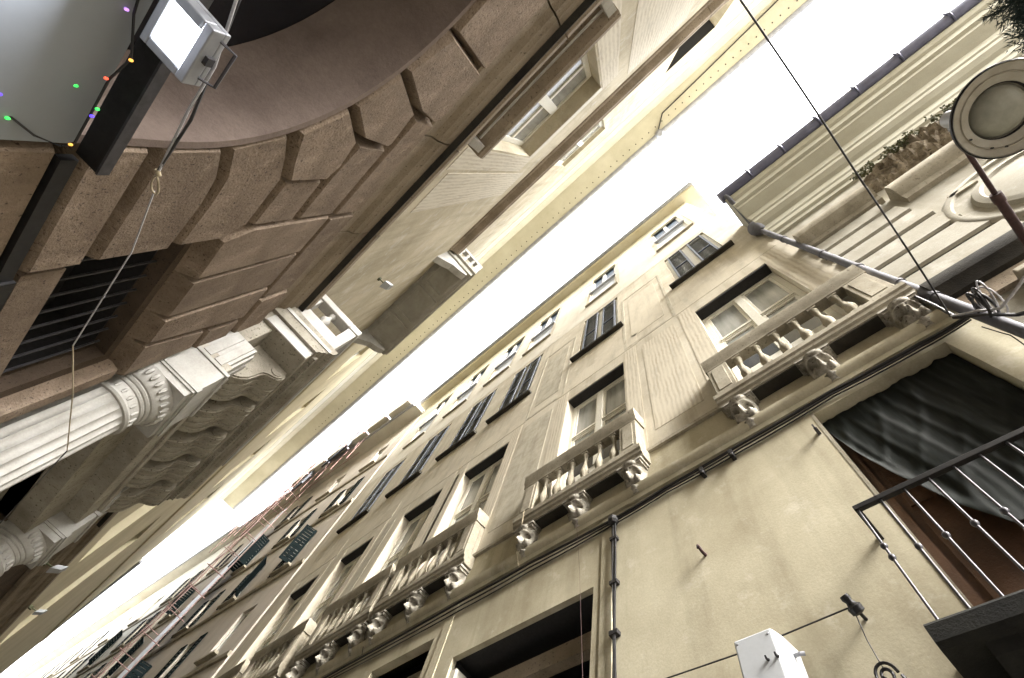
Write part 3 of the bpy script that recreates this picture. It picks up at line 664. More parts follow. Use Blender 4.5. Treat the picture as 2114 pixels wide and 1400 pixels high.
# stone balcony high on the stucco wall
w = MB(); w.box(-8.42,-4.55,YU-.01,-.47,14.2,14.42); w.box(-8.5,-4.48,YU-.01,-.42,14.42,14.55)
M['balconygrey'] = surf('grey_balcony_stone', (.44,.42,.365), (.31,.295,.25), 1.4, .4, bump=.3)
BL = w.build('high_balcony', M['balconygrey'], L1, at=(-6.5,YU,14.2), bevel=.01)
for i in range(3):
    x0 = -8.25+i*1.26; q = MB()
    for a,b,c_,d_ in ((x0,x0+1.1,-1.3,-1.22),(x0,x0+1.1,-.66,-.58),(x0,x0+.08,-1.22,-.66),(x0+1.02,x0+1.1,-1.22,-.66)): q.box(a,b,c_,d_,14.15,14.199)
    q.build('coffer', M['balconygrey'], BL)
for x0, x1 in ((-4.80,-4.60),(-8.40,-8.20)):
    q = MB(); q.prism([(x0,YU,14.19),(x0,-.60,14.19),(x0,-.56,14.1),(x0,-.75,13.95),(x0,-1.0,13.85),(x0,-1.2,13.6),(x0,YU,13.4)], (x1-x0,0,0)); q.build('bracket', M['marble'], BL)
q = MB(); q.box(-8.45,-4.52,-.60,-.46,15.25,15.42); q.box(-4.66,-4.52,YU,-.60,15.25,15.42); q.box(-8.45,-8.31,YU,-.60,15.25,15.42); q.build('handrail', M['marble'], BL)
prof2 = [(.05,.0),(.06,.06),(.05,.09),(.085,.22),(.07,.34),(.035,.5),(.035,.58),(.055,.62),(.06,.70)]
for y in (-1.2,-.98,-.76): 
    q = MB(); q.lathe((-4.59,y,14.55), prof2, 10); q.build('baluster', M['marble'], BL, smooth=40)
for i in range(13):
    q = MB(); q.lathe((-8.2+i*.28,-.53,14.55), prof2, 10); q.build('baluster', M['marble'], BL, smooth=40)
q = MB(); q.box(-4.7,-4.52,-.62,-.46,14.55,15.25); q.box(-8.45,-8.27,-.62,-.46,14.55,15.25); q.build('pier', M['marble'], BL)
w = MB(); w.box(-8.9,-8.1,YU-.02,YU+.02,10.0,13.0); w.build('painted_panel', M['pgrey'], L1)

# portal: engaged fluted columns, entablature with scrolled consoles, small balustrade on top
PX0, PX1 = -7.15, -3.65
w = MB()
w.box(PX0+.05, PX1-.02, YB, -1.0, 4.80, 5.02); w.box(PX0+.03, PX1-.01, YB, -.975, 5.02, 5.12)         # architrave
w.box(PX0+.06, PX1-.04, YB, -1.16, 5.12, 5.90)                                                        # frieze back
PT = w.build('portal', M['greystone'], L1, at=(-5.4,YL,4.8), bevel=.008)
w = MB()
w.box(PX0, PX1, YB, -.70, 5.90, 6.06)
w.profx([(YB,6.06),(-.69,6.06),(-.68,6.10),(-.655,6.12),(-.64,6.16),(-.62,6.17),(-.60,6.22),(-.565,6.24),(-.55,6.28),(-.55,6.33),(YB,6.35)], PX0-.05, PX1+.05)
w.build('crown_cornice', M['greystone'], PT, smooth=25)
w = MB(); w.box(PX1-.002,PX1+.012,-1.29,-.705,5.905,6.055); w.box(PX1+.03,PX1+.062,-1.29,-.60,6.20,6.25); w.build('lit_end_face', M['marble'], PT)  # white sheet on the grey end: light falling there put into colour
nd = 62
w = MB()
for i in range(nd):
    x = PX0+.02+i*(PX1-PX0-.04)/nd; w.box(x, x+.034, -.695, -.640, 6.065, 6.118)
tag(w.build('dentils', M['greystone'], PT), kind=None)
def console(x, wd):
    pts = []
    top = [(-1.17,5.895),(-.73,5.895)]
    sc = [(-.715,5.86),(-.712,5.80),(-.735,5.75),(-.78,5.72),(-.83,5.70),(-.87,5.665),(-.885,5.61),(-.89,5.54),(-.905,5.47),(-.94,5.41),(-.99,5.36),(-1.04,5.33),(-1.075,5.29),(-1.08,5.24),(-1.06,5.19),(-1.08,5.145),(-1.12,5.125),(-1.17,5.125)]
    q = MB(); P_ = top+sc
    q.prism([(x,a,b) for a,b in P_], (wd,0,0))
    for k in range(4):
        xx = x + wd*(k+.2)/4; q.prism([(xx,a+(.014 if a>-1.15 and b<5.89 else 0),b-(.004 if b<5.89 else .0)) for a,b in P_[1:]+[(-1.17,5.88)]], (wd*.6/4,0,0))
    q.lathe((x-.012,-.80,5.80), [(.015,0),(.06,0),(.065,.012)], 16, (1,0,0)); q.lathe((x+wd,-.80,5.80), [(.065,0),(.06,.012),(.015,.012)], 16, (1,0,0))
    return q.build('console', M['greystone'], PT, at=(x,YL,5.1), smooth=35)
for i in range(5): console(-4.42-.645*i, .46)
console(-3.99,.30) if False else None
# column
def column(cx):
    q = MB(); cy = -1.27; n_ = 120; nf = 20; c0 = cx; cx = cx+.035
    rows = [(0,.248),(1.2,.246),(2.4,.238),(3.4,.228),(4.16,.222)]
    vs = []
    for z, r in rows:
        for k in range(n_):
            a = 2*PI*k/n_; ph = (k*nf/n_) % 1.0
            dpt = .024*math.sqrt(max(0, 1-((ph-.5)/.40)**2)) if abs(ph-.5) < .40 else 0
            vs.append((cx+(r-dpt)*math.cos(a), cy+(r-dpt)*math.sin(a), z))
    for k in range(n_):
        a = 2*PI*k/n_; vs.append((cx+.221*math.cos(a), cy+.221*math.sin(a), 4.20))
    m_ = len(rows)+1
    q.add(vs, [(i*n_+k, i*n_+(k+1) % n_, (i+1)*n_+(k+1) % n_, (i+1)*n_+k) for i in range(m_-1) for k in range(n_)])
    o = q.build('column', M['marble'], PT, at=(cx,cy,0), smooth=35)
    q = MB(); q.lathe((cx,cy,0), [(.220,4.20),(.240,4.205),(.250,4.225),(.240,4.245),(.224,4.25),(.222,4.34),(.232,4.345),(.24,4.36),(.232,4.375),(.245,4.38),(.255,4.395),(.247,4.41),(.262,4.415),(.275,4.43),(.285,4.46),(.305,4.52),(.318,4.555)], 40)
    for k in range(30):
        a = 2*PI*k/30
        if math.sin(a) < -.25: continue
        q.lathe((cx+.298*math.cos(a), cy+.298*math.sin(a), 4.50), [(.006,-.045),(.020,-.02),(.022,.01),(.012,.045)], 6)
    for k in range(20):
        a = 2*PI*(k+.5)/20
        if math.sin(a) < -.25: continue
        q.lathe((cx+.223*math.cos(a), cy+.223*math.sin(a), 4.295), [(.008,-.03),(.016,0),(.008,.03)], 6)
    cx = c0
    q.box(cx-.34, cx+.34, YB, -.955, 4.555, 4.62); q.box(cx-.355,cx+.355,YB,-.94,4.62,4.645); q.box(cx-.365,cx+.365,YB,-.925,4.645,4.70)
    q.build('capital', M['marble'], PT, at=(cx,cy,4.2), smooth=30)
    q = MB(); q.box(cx-.335,cx+.335,YB,-.945,4.70,4.99); q.box(cx-.35,cx+.35,YB,-.925,4.99,5.03); q.box(cx-.33,cx+.33,YB,-1.02,5.03,5.50)
    for k in range(4): q.box(cx-.27+k*.15, cx-.18+k*.15, -1.03, -1.0, 5.04, 5.48)
    for k in range(2): q.box(cx+.33, cx+.35, -1.27+k*.13, -1.18+k*.13, 5.04, 5.48)
    q.build('dado', M['marble'], PT, at=(cx,cy,4.7), bevel=.005)
column(-4.0); column(-6.82)
w = MB(); w.box(-6.6,-4.3,-1.62,-1.58,0,4.45); w.build('door_recess', M['greystone'], PT)
w = MB(); w.box(-6.48,-4.34,YB-.3,-1.2,4.45,4.80); w.build('door_lintel', M['greystone'], PT)
# balustrade over the portal
w = MB(); w.box(PX0+.04,PX1-.02,-1.28,-.62,6.35,6.62); w.build('plinth', M['marble'], PT, bevel=.006)
w = MB(); w.box(PX0+.02,PX1+.0,-.76,-.60,6.94,7.06); w.box(PX1-.16,PX1+.0,-1.30,-.76,6.94,7.06); w.build('handrail', M['marble'], PT, bevel=.012)
prof3 = [(.045,6.62),(.05,6.65),(.035,6.67),(.065,6.73),(.066,6.77),(.03,6.85),(.028,6.88),(.045,6.90),(.05,6.94)]
for (x, y) in [(PX1-.09,-1.0)]+[(PX1-.5-i*.26,-.69) for i in range(12)]:
    q = MB(); q.lathe((x,y,0), prof3, 12); q.build('baluster', M['marble'], PT, smooth=40)
for b_ in ((PX1-.16,PX1-.02,-.75,-.62),(PX0+.04,PX0+.2,-.75,-.62),(PX1-.15,PX1-.03,-1.3,-1.22)):
    w = MB(); w.box(*b_,6.62,6.94); w.build('pier', M['marble'], PT)

# ================================================================== floodlight, beam, panel, fairy lights, cables on the arch
BMt = thing('sign_frame', (0,-1.27,3.05), 'dark steel channel with grey white panel spanning the arch below the floodlight', 'sign frame')
q = MB(); q.box(-1.335,1.6,-1.262,-1.235,3.06,3.12); q.box(-1.335,1.6,-1.235,-1.205,3.06,3.075); q.box(-1.335,1.6,-1.30,-1.262,3.06,3.075)
q.build('beam', M['iron'], BMt)
q = MB(); q.box(-1.335,1.6,-1.205,-1.196,3.055,3.10); q.build('beam_edge', M['bariron'], BMt)
q = MB(); q.box(-1.30,1.5,-1.36,-1.305,1.6,3.05); q.build('panel', M['panel'], BMt)
q = MB(); q.box(-2.3,-1.36,-1.315,-1.285,3.01,3.07); tag(q.build('joint_shade', M['iron'], at=(-1.8,-1.3,3.03)), 'dark strip standing for the deep shaded joint left of the arch', 'joint shade')  # dark strip added in place of the deep joint's shade

FL = thing('floodlight', (-.64,-1.06,2.92), 'lit white floodlight hung under the dark arch with cables behind', 'floodlight')
fx0, fx1, fy0, fy1 = -.735,-.552,-1.145,-.985
q = MB()
for a,b,c,d in ((fx0,fx1,fy0,fy0+.024),(fx0,fx1,fy1-.03,fy1),(fx0,fx0+.026,fy0+.024,fy1-.03),(fx1-.03,fx1,fy0+.024,fy1-.03)): q.box(a,b,c,d,2.885,2.93)
q.prism([(fx0,fy0,2.93),(fx1,fy0,2.93),(fx1,fy1,2.93),(fx0,fy1,2.93)], (0,0,.02)); q.box(fx0+.04,fx1-.04,fy0+.03,fy1-.03,2.95,2.985)
q.build('housing', M['zinc'], FL, bevel=.004)
q = MB(); q.quad((fx0+.026,fy0+.024,2.892),(fx1-.03,fy0+.024,2.892),(fx1-.03,fy1-.03,2.892),(fx0+.026,fy1-.03,2.892)); q.build('lens', emit('lit_lens', (.88,.93,1.0), .9), FL)
q = MB(); q.tube([(fx0+.03,-.985,2.925),(fx0+.035,-.95,2.95),(fx1-.03,-.95,2.95),(fx1-.025,-.985,2.925)], .005, 6); q.box(-.655,-.630,-.985,-.972,2.905,2.93); q.build('bracket', M['bariron'], FL)
ld = bpy.data.lights.new('flood_lamp', 'AREA'); ld.shape = 'RECTANGLE'; ld.size = .15; ld.size_y = .13; ld.energy = .7; ld.color = (.86,.9,1.0)
lo = bpy.data.objects.new('flood_lamp', ld); COL.objects.link(lo); lo.parent = FL; lo.location = (0,0,-.04); lo.rotation_euler = (math.radians(8), 0, 0)

FY = thing('fairy_lights', (-1.0,-1.24,2.97), 'string of tiny coloured fairy lights along the dark steel channel', 'fairy lights')
q = MB(); q.tube([(-1.11,-1.31,2.78),(-1.20,-1.31,2.82),(-1.26,-1.29,2.90),(-1.28,-1.27,2.97),(-1.24,-1.25,2.985),(-1.09,-1.24,2.975),(-.97,-1.25,2.985),(-.87,-1.235,3.0),(-.76,-1.29,3.0),(-.5,-1.3,2.96)], .004, 5); q.build('wire', M['cable'], FY)
EG, EB, ER, EO, EP = emit('green_bulb',(.05,1,.12),.12), emit('blue_bulb',(.10,.05,1),.16), emit('red_bulb',(1,.12,.06),.11), emit('amber_bulb',(1,.45,.08),.12), emit('violet_bulb',(.6,.3,1),.10)
for p_, mt in (((-1.21,-1.30,2.82),EG),((-1.07,-1.225,2.97),EG),((-1.10,-1.225,2.965),EB),((-1.06,-1.305,2.96),EG),((-.97,-1.25,2.975),ER),((-.87,-1.225,2.99),EO),((-1.25,-1.25,2.975),EO),((-.76,-1.3,2.985),EP),((-1.13,-1.305,2.78),EB)):
    q = MB(); q.lathe(p_, [(.001,-.007),(.004,-.005),(.005,0),(.004,.005),(.001,.007)], 8); q.build('bulb', mt, FY, at=p_, smooth=80)

def wire(name, pts, r, mat, label, cat='cable', sag=0, group=None, n=6):
    P = [Vector(p) for p in pts]; out = []
    for i in range(len(P)-1):
        k = 8
        for j in range(k): 
            t = j/k; p = P[i].lerp(P[i+1], t); p.z -= sag*4*t*(1-t); out.append(p)
    out.append(P[-1]); q = MB(); q.tube(out, r, n); return tag(q.build(name, mat, at=P[0], smooth=60), label, cat, group)
wire('electric_cable', [(.5,-1.05,2.99),(-.48,-1.05,2.98),(-.70,-1.05,3.045),(-.88,-1.05,3.05),(-1.15,-1.05,3.085)], .0045, M['greycable'], 'grey cable running behind the lit floodlight to the loop')
wire('electric_cable', [(.5,-1.06,3.02),(-.48,-1.055,2.995),(-.72,-1.06,3.055),(-.90,-1.035,3.06),(-1.15,-1.052,3.085)], .005, M['cable'], 'black cable twisted beside the grey one behind the floodlight')
q = MB(); dl = Vector((-1.25,-1.05,3.12))-Vector((-1.16,-1.05,3.085)); dl.normalize()
cl = Vector((-1.215,-1.045,3.10)); q.tube([cl+dl*(.046*math.cos(a))+Vector((0,1,0))*(.016*math.sin(a)*(1+.35*math.cos(a))) for a in [2*PI*i/24 for i in range(24)]], .0035, 6, True)
q.tube([(-1.150,-1.055,3.082),(-1.168,-1.045,3.09)], .009, 8)
tag(q.build('cable_loop', M['tan'], at=(-1.19,-1.05,3.1), smooth=60), 'small tan loop tied at the end of the floodlight cable', 'cable loop')
wire('hanging_line', [(-1.255,-1.05,3.12),(-1.58,-1.03,3.17),(-2.18,-1.0,3.15)], .0028, M['greycable'], 'thin grey line stretched across the barred window opening', 'line')
wire('hanging_line', [(-2.18,-1.0,3.15),(-2.62,-.965,3.29),(-3.31,-.90,3.47)], .003, M['tan'], 'tan line crossing in front of the fluted column', 'line')
wire('hanging_line', [(-3.31,-.90,3.47),(-4.11,-.9,3.37),(-5.2,-.95,3.3)], .0035, M['cable'], 'dark line running on from the fluted column into the portal shade', 'line')
wire('overhead_wire', [(1.42,-1.25,5.75),(1.40,-.32,5.88),(1.40,1.3,6.03),(1.42,2.88,6.27)], .0075, M['cable'], 'black wire crossing the white sky between both palazzi', 'wire', .02)

# cables along the string course
for k, (dz, r, y, lab) in enumerate(((0,.016,2.955,'thickest black cable under the string course of the cream palazzo'),(-.035,.010,2.962,'thin black cable just below the thick one under the string course'),(-.06,.008,2.975,'lowest black cable sagging under the string course'))):
    pts = [(1.5,y-.03,6.22+dz*.6),(1.1,y,6.26+dz),(.3,y,6.29+dz),(-.7,y,6.26+dz-.01*k),(-1.6,y,6.24+dz),(-2.3,y,6.20+dz),(-3.6,y,6.25+dz-.03*k),(-4.8,y,6.26+dz-.04*k),(-7.6,y,6.26+dz-.02*k),(-11,y,6.27+dz),(-15.4,y,6.27+dz)]
    wire('wall_cable', pts, r, M['cable'], lab, 'cable', .012)
for z, x, lab in ((6.2,-1.15,'black cable clip under the string course above the hook'),(6.22,-.8,'black cable clip nearest the netted window')):
    q = MB(); q.box(x-.02,x+.02,2.93,3.0,z-.09,z+.03); q.lathe((x,2.93,z-.07),[(.02,-.02),(.03,0),(.02,.02)],8); tag(q.build('cable_clip', M['iron'], at=(x,2.95,z)), lab, 'clip', 'clips holding wall cables')
q = MB()
for j in range(4):
    q.tube([(-2.33+.012*j+.008*math.sin(3*z+j), 2.965-.006*(j % 2), z) for z in [6.2-i*.2 for i in range(31)]], .009, 6)
for z in (5.9,5.3,4.75,4.2,3.6): q.box(-2.36,-2.27,2.945,3.0,z-.02,z+.02)
q.lathe((-2.31,2.95,6.17),[(.04,-.05),(.06,-.02),(.06,.03),(.03,.06)],10)
tag(q.build('cable_riser', M['cable'], at=(-2.33,2.965,3)), 'bundle of black cables running down the wall beside the dark doorway', 'cable bundle')
# coil of cables at the corner
def coil(name, c, r1, r2, turns, rr, mat, label):
    q = MB(); pts = []
    for i in range(turns*24):
        a = 2*PI*i/24; f = 1+.12*math.sin(a*.37+1)
        pts.append((c[0]+.03*math.sin(a*.7), c[1]+r1*f*math.cos(a), c[2]+r2*f*math.sin(a)+.02*math.sin(a*.43)))
    q.tube(pts, rr, 6); return tag(q.build(name, mat, at=c, smooth=60), label, 'cable')
coil('cable_coil', (1.56,2.76,6.0), .13, .085, 4, .011, M['cable'], 'coil of black cable hanging on the corner drainpipe')
coil('cable_coil', (1.60,2.74,5.97), .16, .10, 2, .007, M['greycable'], 'loose loop of grey cable around the black coil at the corner')
wire('corner_cable', [(1.45,2.84,6.9),(1.44,2.84,6.5),(1.43,2.86,6.24)], .014, M['cable'], 'short black cable dropping along the corner drainpipe above the coil', 'cable', -.01)
wire('corner_cable', [(1.42,2.86,6.24),(1.52,2.80,6.02),(1.58,2.76,5.84),(1.8,2.62,5.82),(2.3,2.5,5.86)], .012, M['greycable'], 'grey cable leaving the coil toward the pale palazzo', 'cable', .01)
wire('corner_cable', [(1.42,2.87,6.22),(1.53,2.82,5.95),(1.60,2.80,5.72),(1.9,2.75,5.5)], .016, M['cable'], 'thick black cable passing below the coil at the corner', 'cable', .01)
wire('corner_cable', [(1.47,2.93,6.0),(1.50,2.94,5.75),(1.46,2.96,5.5),(1.5,2.97,5.1)], .005, M['cable'], 'thinnest cable curving down the wall right of the netted window', 'cable', .02)
# thin wires dropping from balconies
wire('dangling_wire', [(-2.79,2.74,7.12),(-2.77,2.78,6.6),(-2.70,2.88,5.6),(-2.60,2.95,4.2)], .0016, M['rust'], 'thin dark wire dropping from the middle of the second balcony past the doorway', 'wire', 0)
wire('dangling_wire', [(-3.72,2.74,7.1),(-3.78,2.82,6.75),(-3.86,2.90,6.50),(-3.80,2.95,6.27)], .006, M['tan'], 'tan wire dropping from the left end of the second balcony', 'wire', 0)
wire('dangling_wire', [(-7.2,2.84,7.0),(-7.25,2.9,6.7),(-7.05,2.94,6.28)], .006, M['cable'], 'dark wire dropping beside the left end of the third balcony', 'wire', 0)
# wall hook, insulator, line, white box, iron scroll
q = MB(); q.tube([(-1.35,3.0,5.14),(-1.355,2.95,5.145),(-1.36,2.925,5.17),(-1.37,2.93,5.20),(-1.38,2.95,5.19)], .015, 8)
tag(q.build('wall_hook', M['rust'], at=(-1.35,3,5.14), smooth=60), 'small rusty hook on the bare ochre plaster', 'hook')
q = MB(); q.box(-.03,.0,2.94,3.0,5.86,5.90); q.box(-.025,-.01,2.92,2.95,5.87,5.93)
tag(q.build('wall_bolt', M['bariron'], at=(-.02,3,5.88)), 'small grey bolt beside the top corner of the netted window', 'bolt')
q = MB(); q.lathe((-.47,2.90,4.135),[(.02,-.045),(.042,-.035),(.045,0),(.03,.012),(.022,.03),(.03,.05),(.026,.07)],14,(-.15,-.45,.5)); q.tube([(-.46,3.0,4.12),(-.465,2.92,4.12)], .012, 8)
tag(q.build('insulator', M['iron'], at=(-.47,3,4.13), smooth=50), 'dark ceramic insulator on the ochre plaster holding a line', 'insulator')
wire('wall_line', [(-.50,2.89,4.13),(-1.26,2.9,4.12),(-1.79,2.9,4.14),(-2.6,2.92,4.15)], .0055, M['cable'], 'straight black line from the insulator behind the white box', 'line', .0)
wire('wall_line', [(-.48,2.90,4.11),(-.50,2.93,3.95),(-.50,2.95,3.80)], .0035, M['cable'], 'fine black line hanging from the insulator to the iron scroll', 'line', 0)
WB = thing('wall_box', (-1.05,2.82,3.7), 'white plastic box with two black knobs at the bottom edge of the view', 'box')
q = MB(); q.prism([(-1.19,2.73,4.06),(-.935,2.73,4.06),(-.90,2.79,4.03),(-.88,2.93,4.02),(-1.19,2.93,4.06)], (0,0,-.62)); q.build('case', M['whiteplastic'], WB, bevel=.012)
for x, z in ((-1.165,4.03),(-.96,4.025),(-1.165,3.60),(-.96,3.60)):
    q = MB(); q.lathe((x,2.731,z), [(.008,0),(.007,.004),(.001,.005)], 10, (0,-1,0)); q.build('screw', M['zinc'], WB)
q = MB(); q.box(-1.192,-.93,2.80,2.806,3.44,4.052); q.build('lid_seam', M['bariron'], WB)
for x, z in ((-1.005,3.87),(-.945,3.87)):
    q = MB(); q.tube([(x,2.73,z),(x-.004,2.715,z),(x-.004,2.708,z+.015)], [.010,.008,.006], 8); q.build('knob', M['iron'], WB, smooth=50)
q = MB(); q.tube([(-.89,2.84,3.93),(-.85,2.84,3.93),(-.83,2.85,3.93)], .012, 8); q.build('plug', M['zinc'], WB)
q = MB()
q.tube([(-.50+.06*math.cos(a)*(1-a/14), 2.93, 3.74+.075*math.sin(a)*(1-a/14)) for a in [i*.3 for i in range(36)]], .009, 6)
q.tube([(-.56,2.93,3.74),(-.58,2.94,3.6),(-.55,2.96,3.4)], .009, 6); q.tube([(-.43,2.93,3.72),(-.40,2.93,3.6),(-.44,2.95,3.4)], .009, 6)
tag(q.build('iron_scroll', M['iron'], at=(-.5,2.93,3.7), smooth=60), 'black wrought iron scroll below the insulator at the bottom edge', 'ironwork')

# street lamp
LP = thing('street_lamp', (1.53,3.0,4.93), 'round enamelled street lamp on a brown bracket arm below the pale palazzo', 'street lamp')
q = MB(); q.tube([(1.53,3.0,4.96),(1.53,1.55,4.94)], .024, 10); q.tube([(1.53,1.56,4.94),(1.53,1.12,4.93),(1.53,1.07,4.93)], .014, 8); q.lathe((1.53,1.56,4.94),[(.028,-.03),(.03,0),(.028,.03)],12,(0,1,0))
q.lathe((1.53,2.98,4.96),[(.07,-.02),(.07,.01),(.03,.02)],16,(0,-1,0)); q.build('bracket_arm', M['rust'], LP, smooth=50)
lc = (1.53,1.0,4.5)
q = MB(); q.lathe(lc, [(.212,-.012),(.216,-.004),(.214,.006),(.20,.02),(.15,.06),(.09,.12),(.06,.18),(.05,.32),(.045,.40),(.001,.41)], 48, caps=False); q.build('shade', M['whiteplastic'], LP, at=lc, smooth=40)
q = MB(); q.lathe(lc, [(.211,-.0125),(.208,-.004),(.175,.006),(.170,.001),(.165,.009),(.13,.022),(.125,.035),(.118,.05)], 48, caps=False); q.build('reflector', M['enamel'], LP, at=lc, smooth=30)
q = MB(); q.lathe(lc, [(.214,-.014),(.2185,-.008),(.2185,.004),(.212,.004)], 48, caps=False); q.build('rim', M['iron'], LP, at=lc)
q = MB(); q.lathe(lc, [(.118,.045),(.112,.030),(.085,.012),(.04,.002),(.001,.0)], 40); q.build('glass_bowl', plain('dusty_lamp_glass', (.27,.265,.21), .35, var=.3, scale=12), LP, at=lc, smooth=60)
q = MB(); q.lathe(lc, [(.124,.028),(.129,.022),(.124,.036)], 40, caps=False); 
for a in (2.0,2.35,3.0): q.lathe((lc[0]+.168*math.cos(a),lc[1]+.168*math.sin(a),lc[2]-.008),[(.005,-.006),(.005,.004)],8)
q.build('ring', M['iron'], LP, at=lc)
q = MB(); q.tube([(1.53,1.07,4.935),(1.53,1.03,4.93),(1.53,1.01,4.90)], .016, 8); q.build('hanger', M['whiteplastic'], LP)

# evergreen garland across the street
q = MB()
gp = [(1.99,-1.3,5.3),(1.975,-.2,4.9),(1.965,.6,4.79),(1.965,1.0,4.80),(2.06,2.2,5.0),(2.12,2.98,5.35)]
def gpos(t):
    t *= len(gp)-1; i = min(int(t), len(gp)-2); return Vector(gp[i]).lerp(Vector(gp[i+1]), t-i)
q.tube([gpos(i/30) for i in range(31)], .02, 6)
for i in range(17000):
    p0 = gpos(random.random()); d = Vector((random.gauss(0,1),random.gauss(0,.8),random.gauss(0,1))).normalized()
    a0 = p0+d*random.uniform(.0,.125)*(.75+.35*math.sin(p0.y*31)); L = random.uniform(.02,.05); dd = (d+Vector((random.gauss(0,.5),random.gauss(0,.5),random.gauss(0,.5)))).normalized()
    sd = dd.cross(Vector((random.random(),random.random(),random.random()))).normalized()*.003
    q.add([a0-sd, a0+sd, a0+dd*L], [(0,1,2)])
for (bx, L) in ((.62,.12),):
    b0 = Vector((1.93,.67,4.78)); b1 = Vector((1.80,.645,4.78)); q.tube([b0,b1],.004,5)
    for k in range(160):
        a0 = b0.lerp(b1, random.random()); dd = Vector((-.5,random.gauss(0,1),random.gauss(0,1))).normalized(); sd = dd.cross(Vector((1,.3,.2))).normalized()*.002
        q.add([a0-sd,a0+sd,a0+dd*random.uniform(.015,.035)],[(0,1,2)])
tag(q.build('evergreen_garland', M['leaf'], at=(2.05,.6,4.72)), 'dark evergreen garland hung across the alley in the upper right corner', 'garland')

# small wall lamps on the left facade
def wlamp(loc, label):
    o = thing('wall_lamp', loc, label, 'lamp', 'small lamps on the stucco wall')
    x, y, z = loc
    q = MB(); q.box(x-.03,x+.03,y-.06,y+.02,z-.03,z+.03); q.tube([(x,y,z),(x,y+.12,z+.02)], .012, 6); q.build('mount', M['weed'], o)
    q = MB(); q.prism([(x-.09,y+.10,z-.05),(x+.09,y+.10,z-.05),(x+.07,y+.22,z+.03),(x-.07,y+.22,z+.03)], (0,.03,.09)); q.build('head', M['whiteplastic'], o, bevel=.008)
wlamp((-4.28,YU+.02,9.6), 'small white lamp alone on the stucco beside the high stone balcony')
wlamp((-9.3,-1.20,5.6), 'small white lamp on the shaded wall beyond the portal')
wlamp((-13.9,-1.20,6.9), 'farthest small white lamp low on the left wall')

# ================================================================== far houses
def house(name, loc, rz, L, H, s, mat, label, zrows, nx, shut, ww=1.0, wh=2.0, over=.5, openp=.5, seed=1, depth=9, roofmat='roof'):
    """local x runs from 0 to -L down the alley, the street lies on side s (-1: towards -y)"""
    rnd = random.Random(seed)
    o = thing(name, loc, label, 'building', None, rz)
    hs = []; px = L/nx
    for z in zrows:
        for i in range(nx): c = -px*(i+.5); hs.append((c-ww/2, c+ww/2, z, z+wh))
    w = MB(); w.wall(0, -L, 0, 0, H, hs, -s*.18); D = -s*depth
    w.quad((0,0,0),(0,D,0),(0,D,H),(0,0,H)); w.quad((-L,0,0),(-L,D,0),(-L,D,H),(-L,0,H)); w.quad((-L,D,0),(0,D,0),(0,D,H),(-L,D,H))
    w.build('wall', mat, o)
    w = MB(); w.profx([(0,H),(s*over,H+.02),(s*(over+.02),H+.22),(D,H+1.2),(D,H)], -L-.1, .1); w.build('roof', M['farcream'], o)
    w = MB(); w.tube([(-L,s*(over+.06),H+.12),(0,s*(over+.06),H+.12)], .09, 8); w.build('gutter', M['zinc'], o)
    for k, z in enumerate(zrows):
        w = MB(); w.profx([(0,z-.55),(s*.06,z-.53),(s*.08,z-.40),(0,z-.38)], -L, 0); w.build('string_course', M['trim'], o)
    for a, b, c, d in hs:
        q = MB(); y = -s*.14; q.box(a,a+.07,min(y,y+s*.05),max(y,y+s*.05),c,d); q.box(b-.07,b,min(y,y+s*.05),max(y,y+s*.05),c,d); q.box(a+.07,b-.07,min(y,y+s*.05),max(y,y+s*.05),d-.08,d)
        q.box((a+b)/2-.04,(a+b)/2+.04,min(y,y+s*.05),max(y,y+s*.05),c,d-.08)
        wn = q.build('window', M['whitewood'], o, at=((a+b)/2,0,c))
        g = MB(); g.quad((a,y+s*.01,c),(b,y+s*.01,c),(b,y+s*.01,d),(a,y+s*.01,d)); g.build('glass', M['darkglass'], wn)
        g = MB(); g.box(a-.12,b+.12,min(0,s*.14),max(0,s*.14),c-.10,c-.02); g.build('sill', M['trim'], wn)
        if shut and rnd.random() < .7:
            for side in (-1, 1):
                q = MB(); hw = ww/2; hx = a if side < 0 else b
                ang = 0 if rnd.random() > openp else rnd.choice((1.2,1.5,1.9,.6))
                x0, x1 = (hx-hw, hx) if side < 0 else (hx, hx+hw)
                louvre(q, x0, x1, s*.02 if s > 0 else -.055, c, d, 12)
                if ang:
                    ca, sa = math.cos(ang), math.sin(ang)
                    def rot(p): 
                        dx, dy = p[0]-hx, p[1]; t = abs(dx)
                        return (hx+(1 if dx > 0 else -1)*t*ca, s*t*sa+dy, p[2])
                    q.v = [rot(p) for p in q.v]
                q.build('shutter', M[shut], wn)
    return o
def ang(x0, y0, x1, y1): return math.atan2(y0-y1, x0-x1)
R2 = house('town_house', (-15.52,2.95,0), ang(-15.5,2.95,-33,1.95), 17.5, 23.6, -1, M['pink'], 'greyed pink house with dark green shutters next to the cream palazzo', (2.4,6.4,9.9,13.3,16.6,19.9), 5, 'greenshutter', .9, 1.75, .6, .28, 4)
for i in range(6):
    x = -.2-i*1.85; w = MB(); w.box(x-1.72, x-.06, -1.02, -.985, 23.95, 25.25); w.box(x-1.72, x-.06, -1.0, -.45, 23.86, 23.90)
    w.build('roof_screen', M['screen'] if i % 2 else M['farcream'], R2)
    w = MB(); w.tube([(x,-1.03,23.7),(x,-1.03,25.5)], .045, 6); w.tube([(x,-1.03,23.84),(x,-.3,23.84)], .03, 6); w.tube([(x,-1.03,25.3),(x-1.85,-1.03,25.3)], .03, 6); w.build('screen_post', M['scaff'], R2)
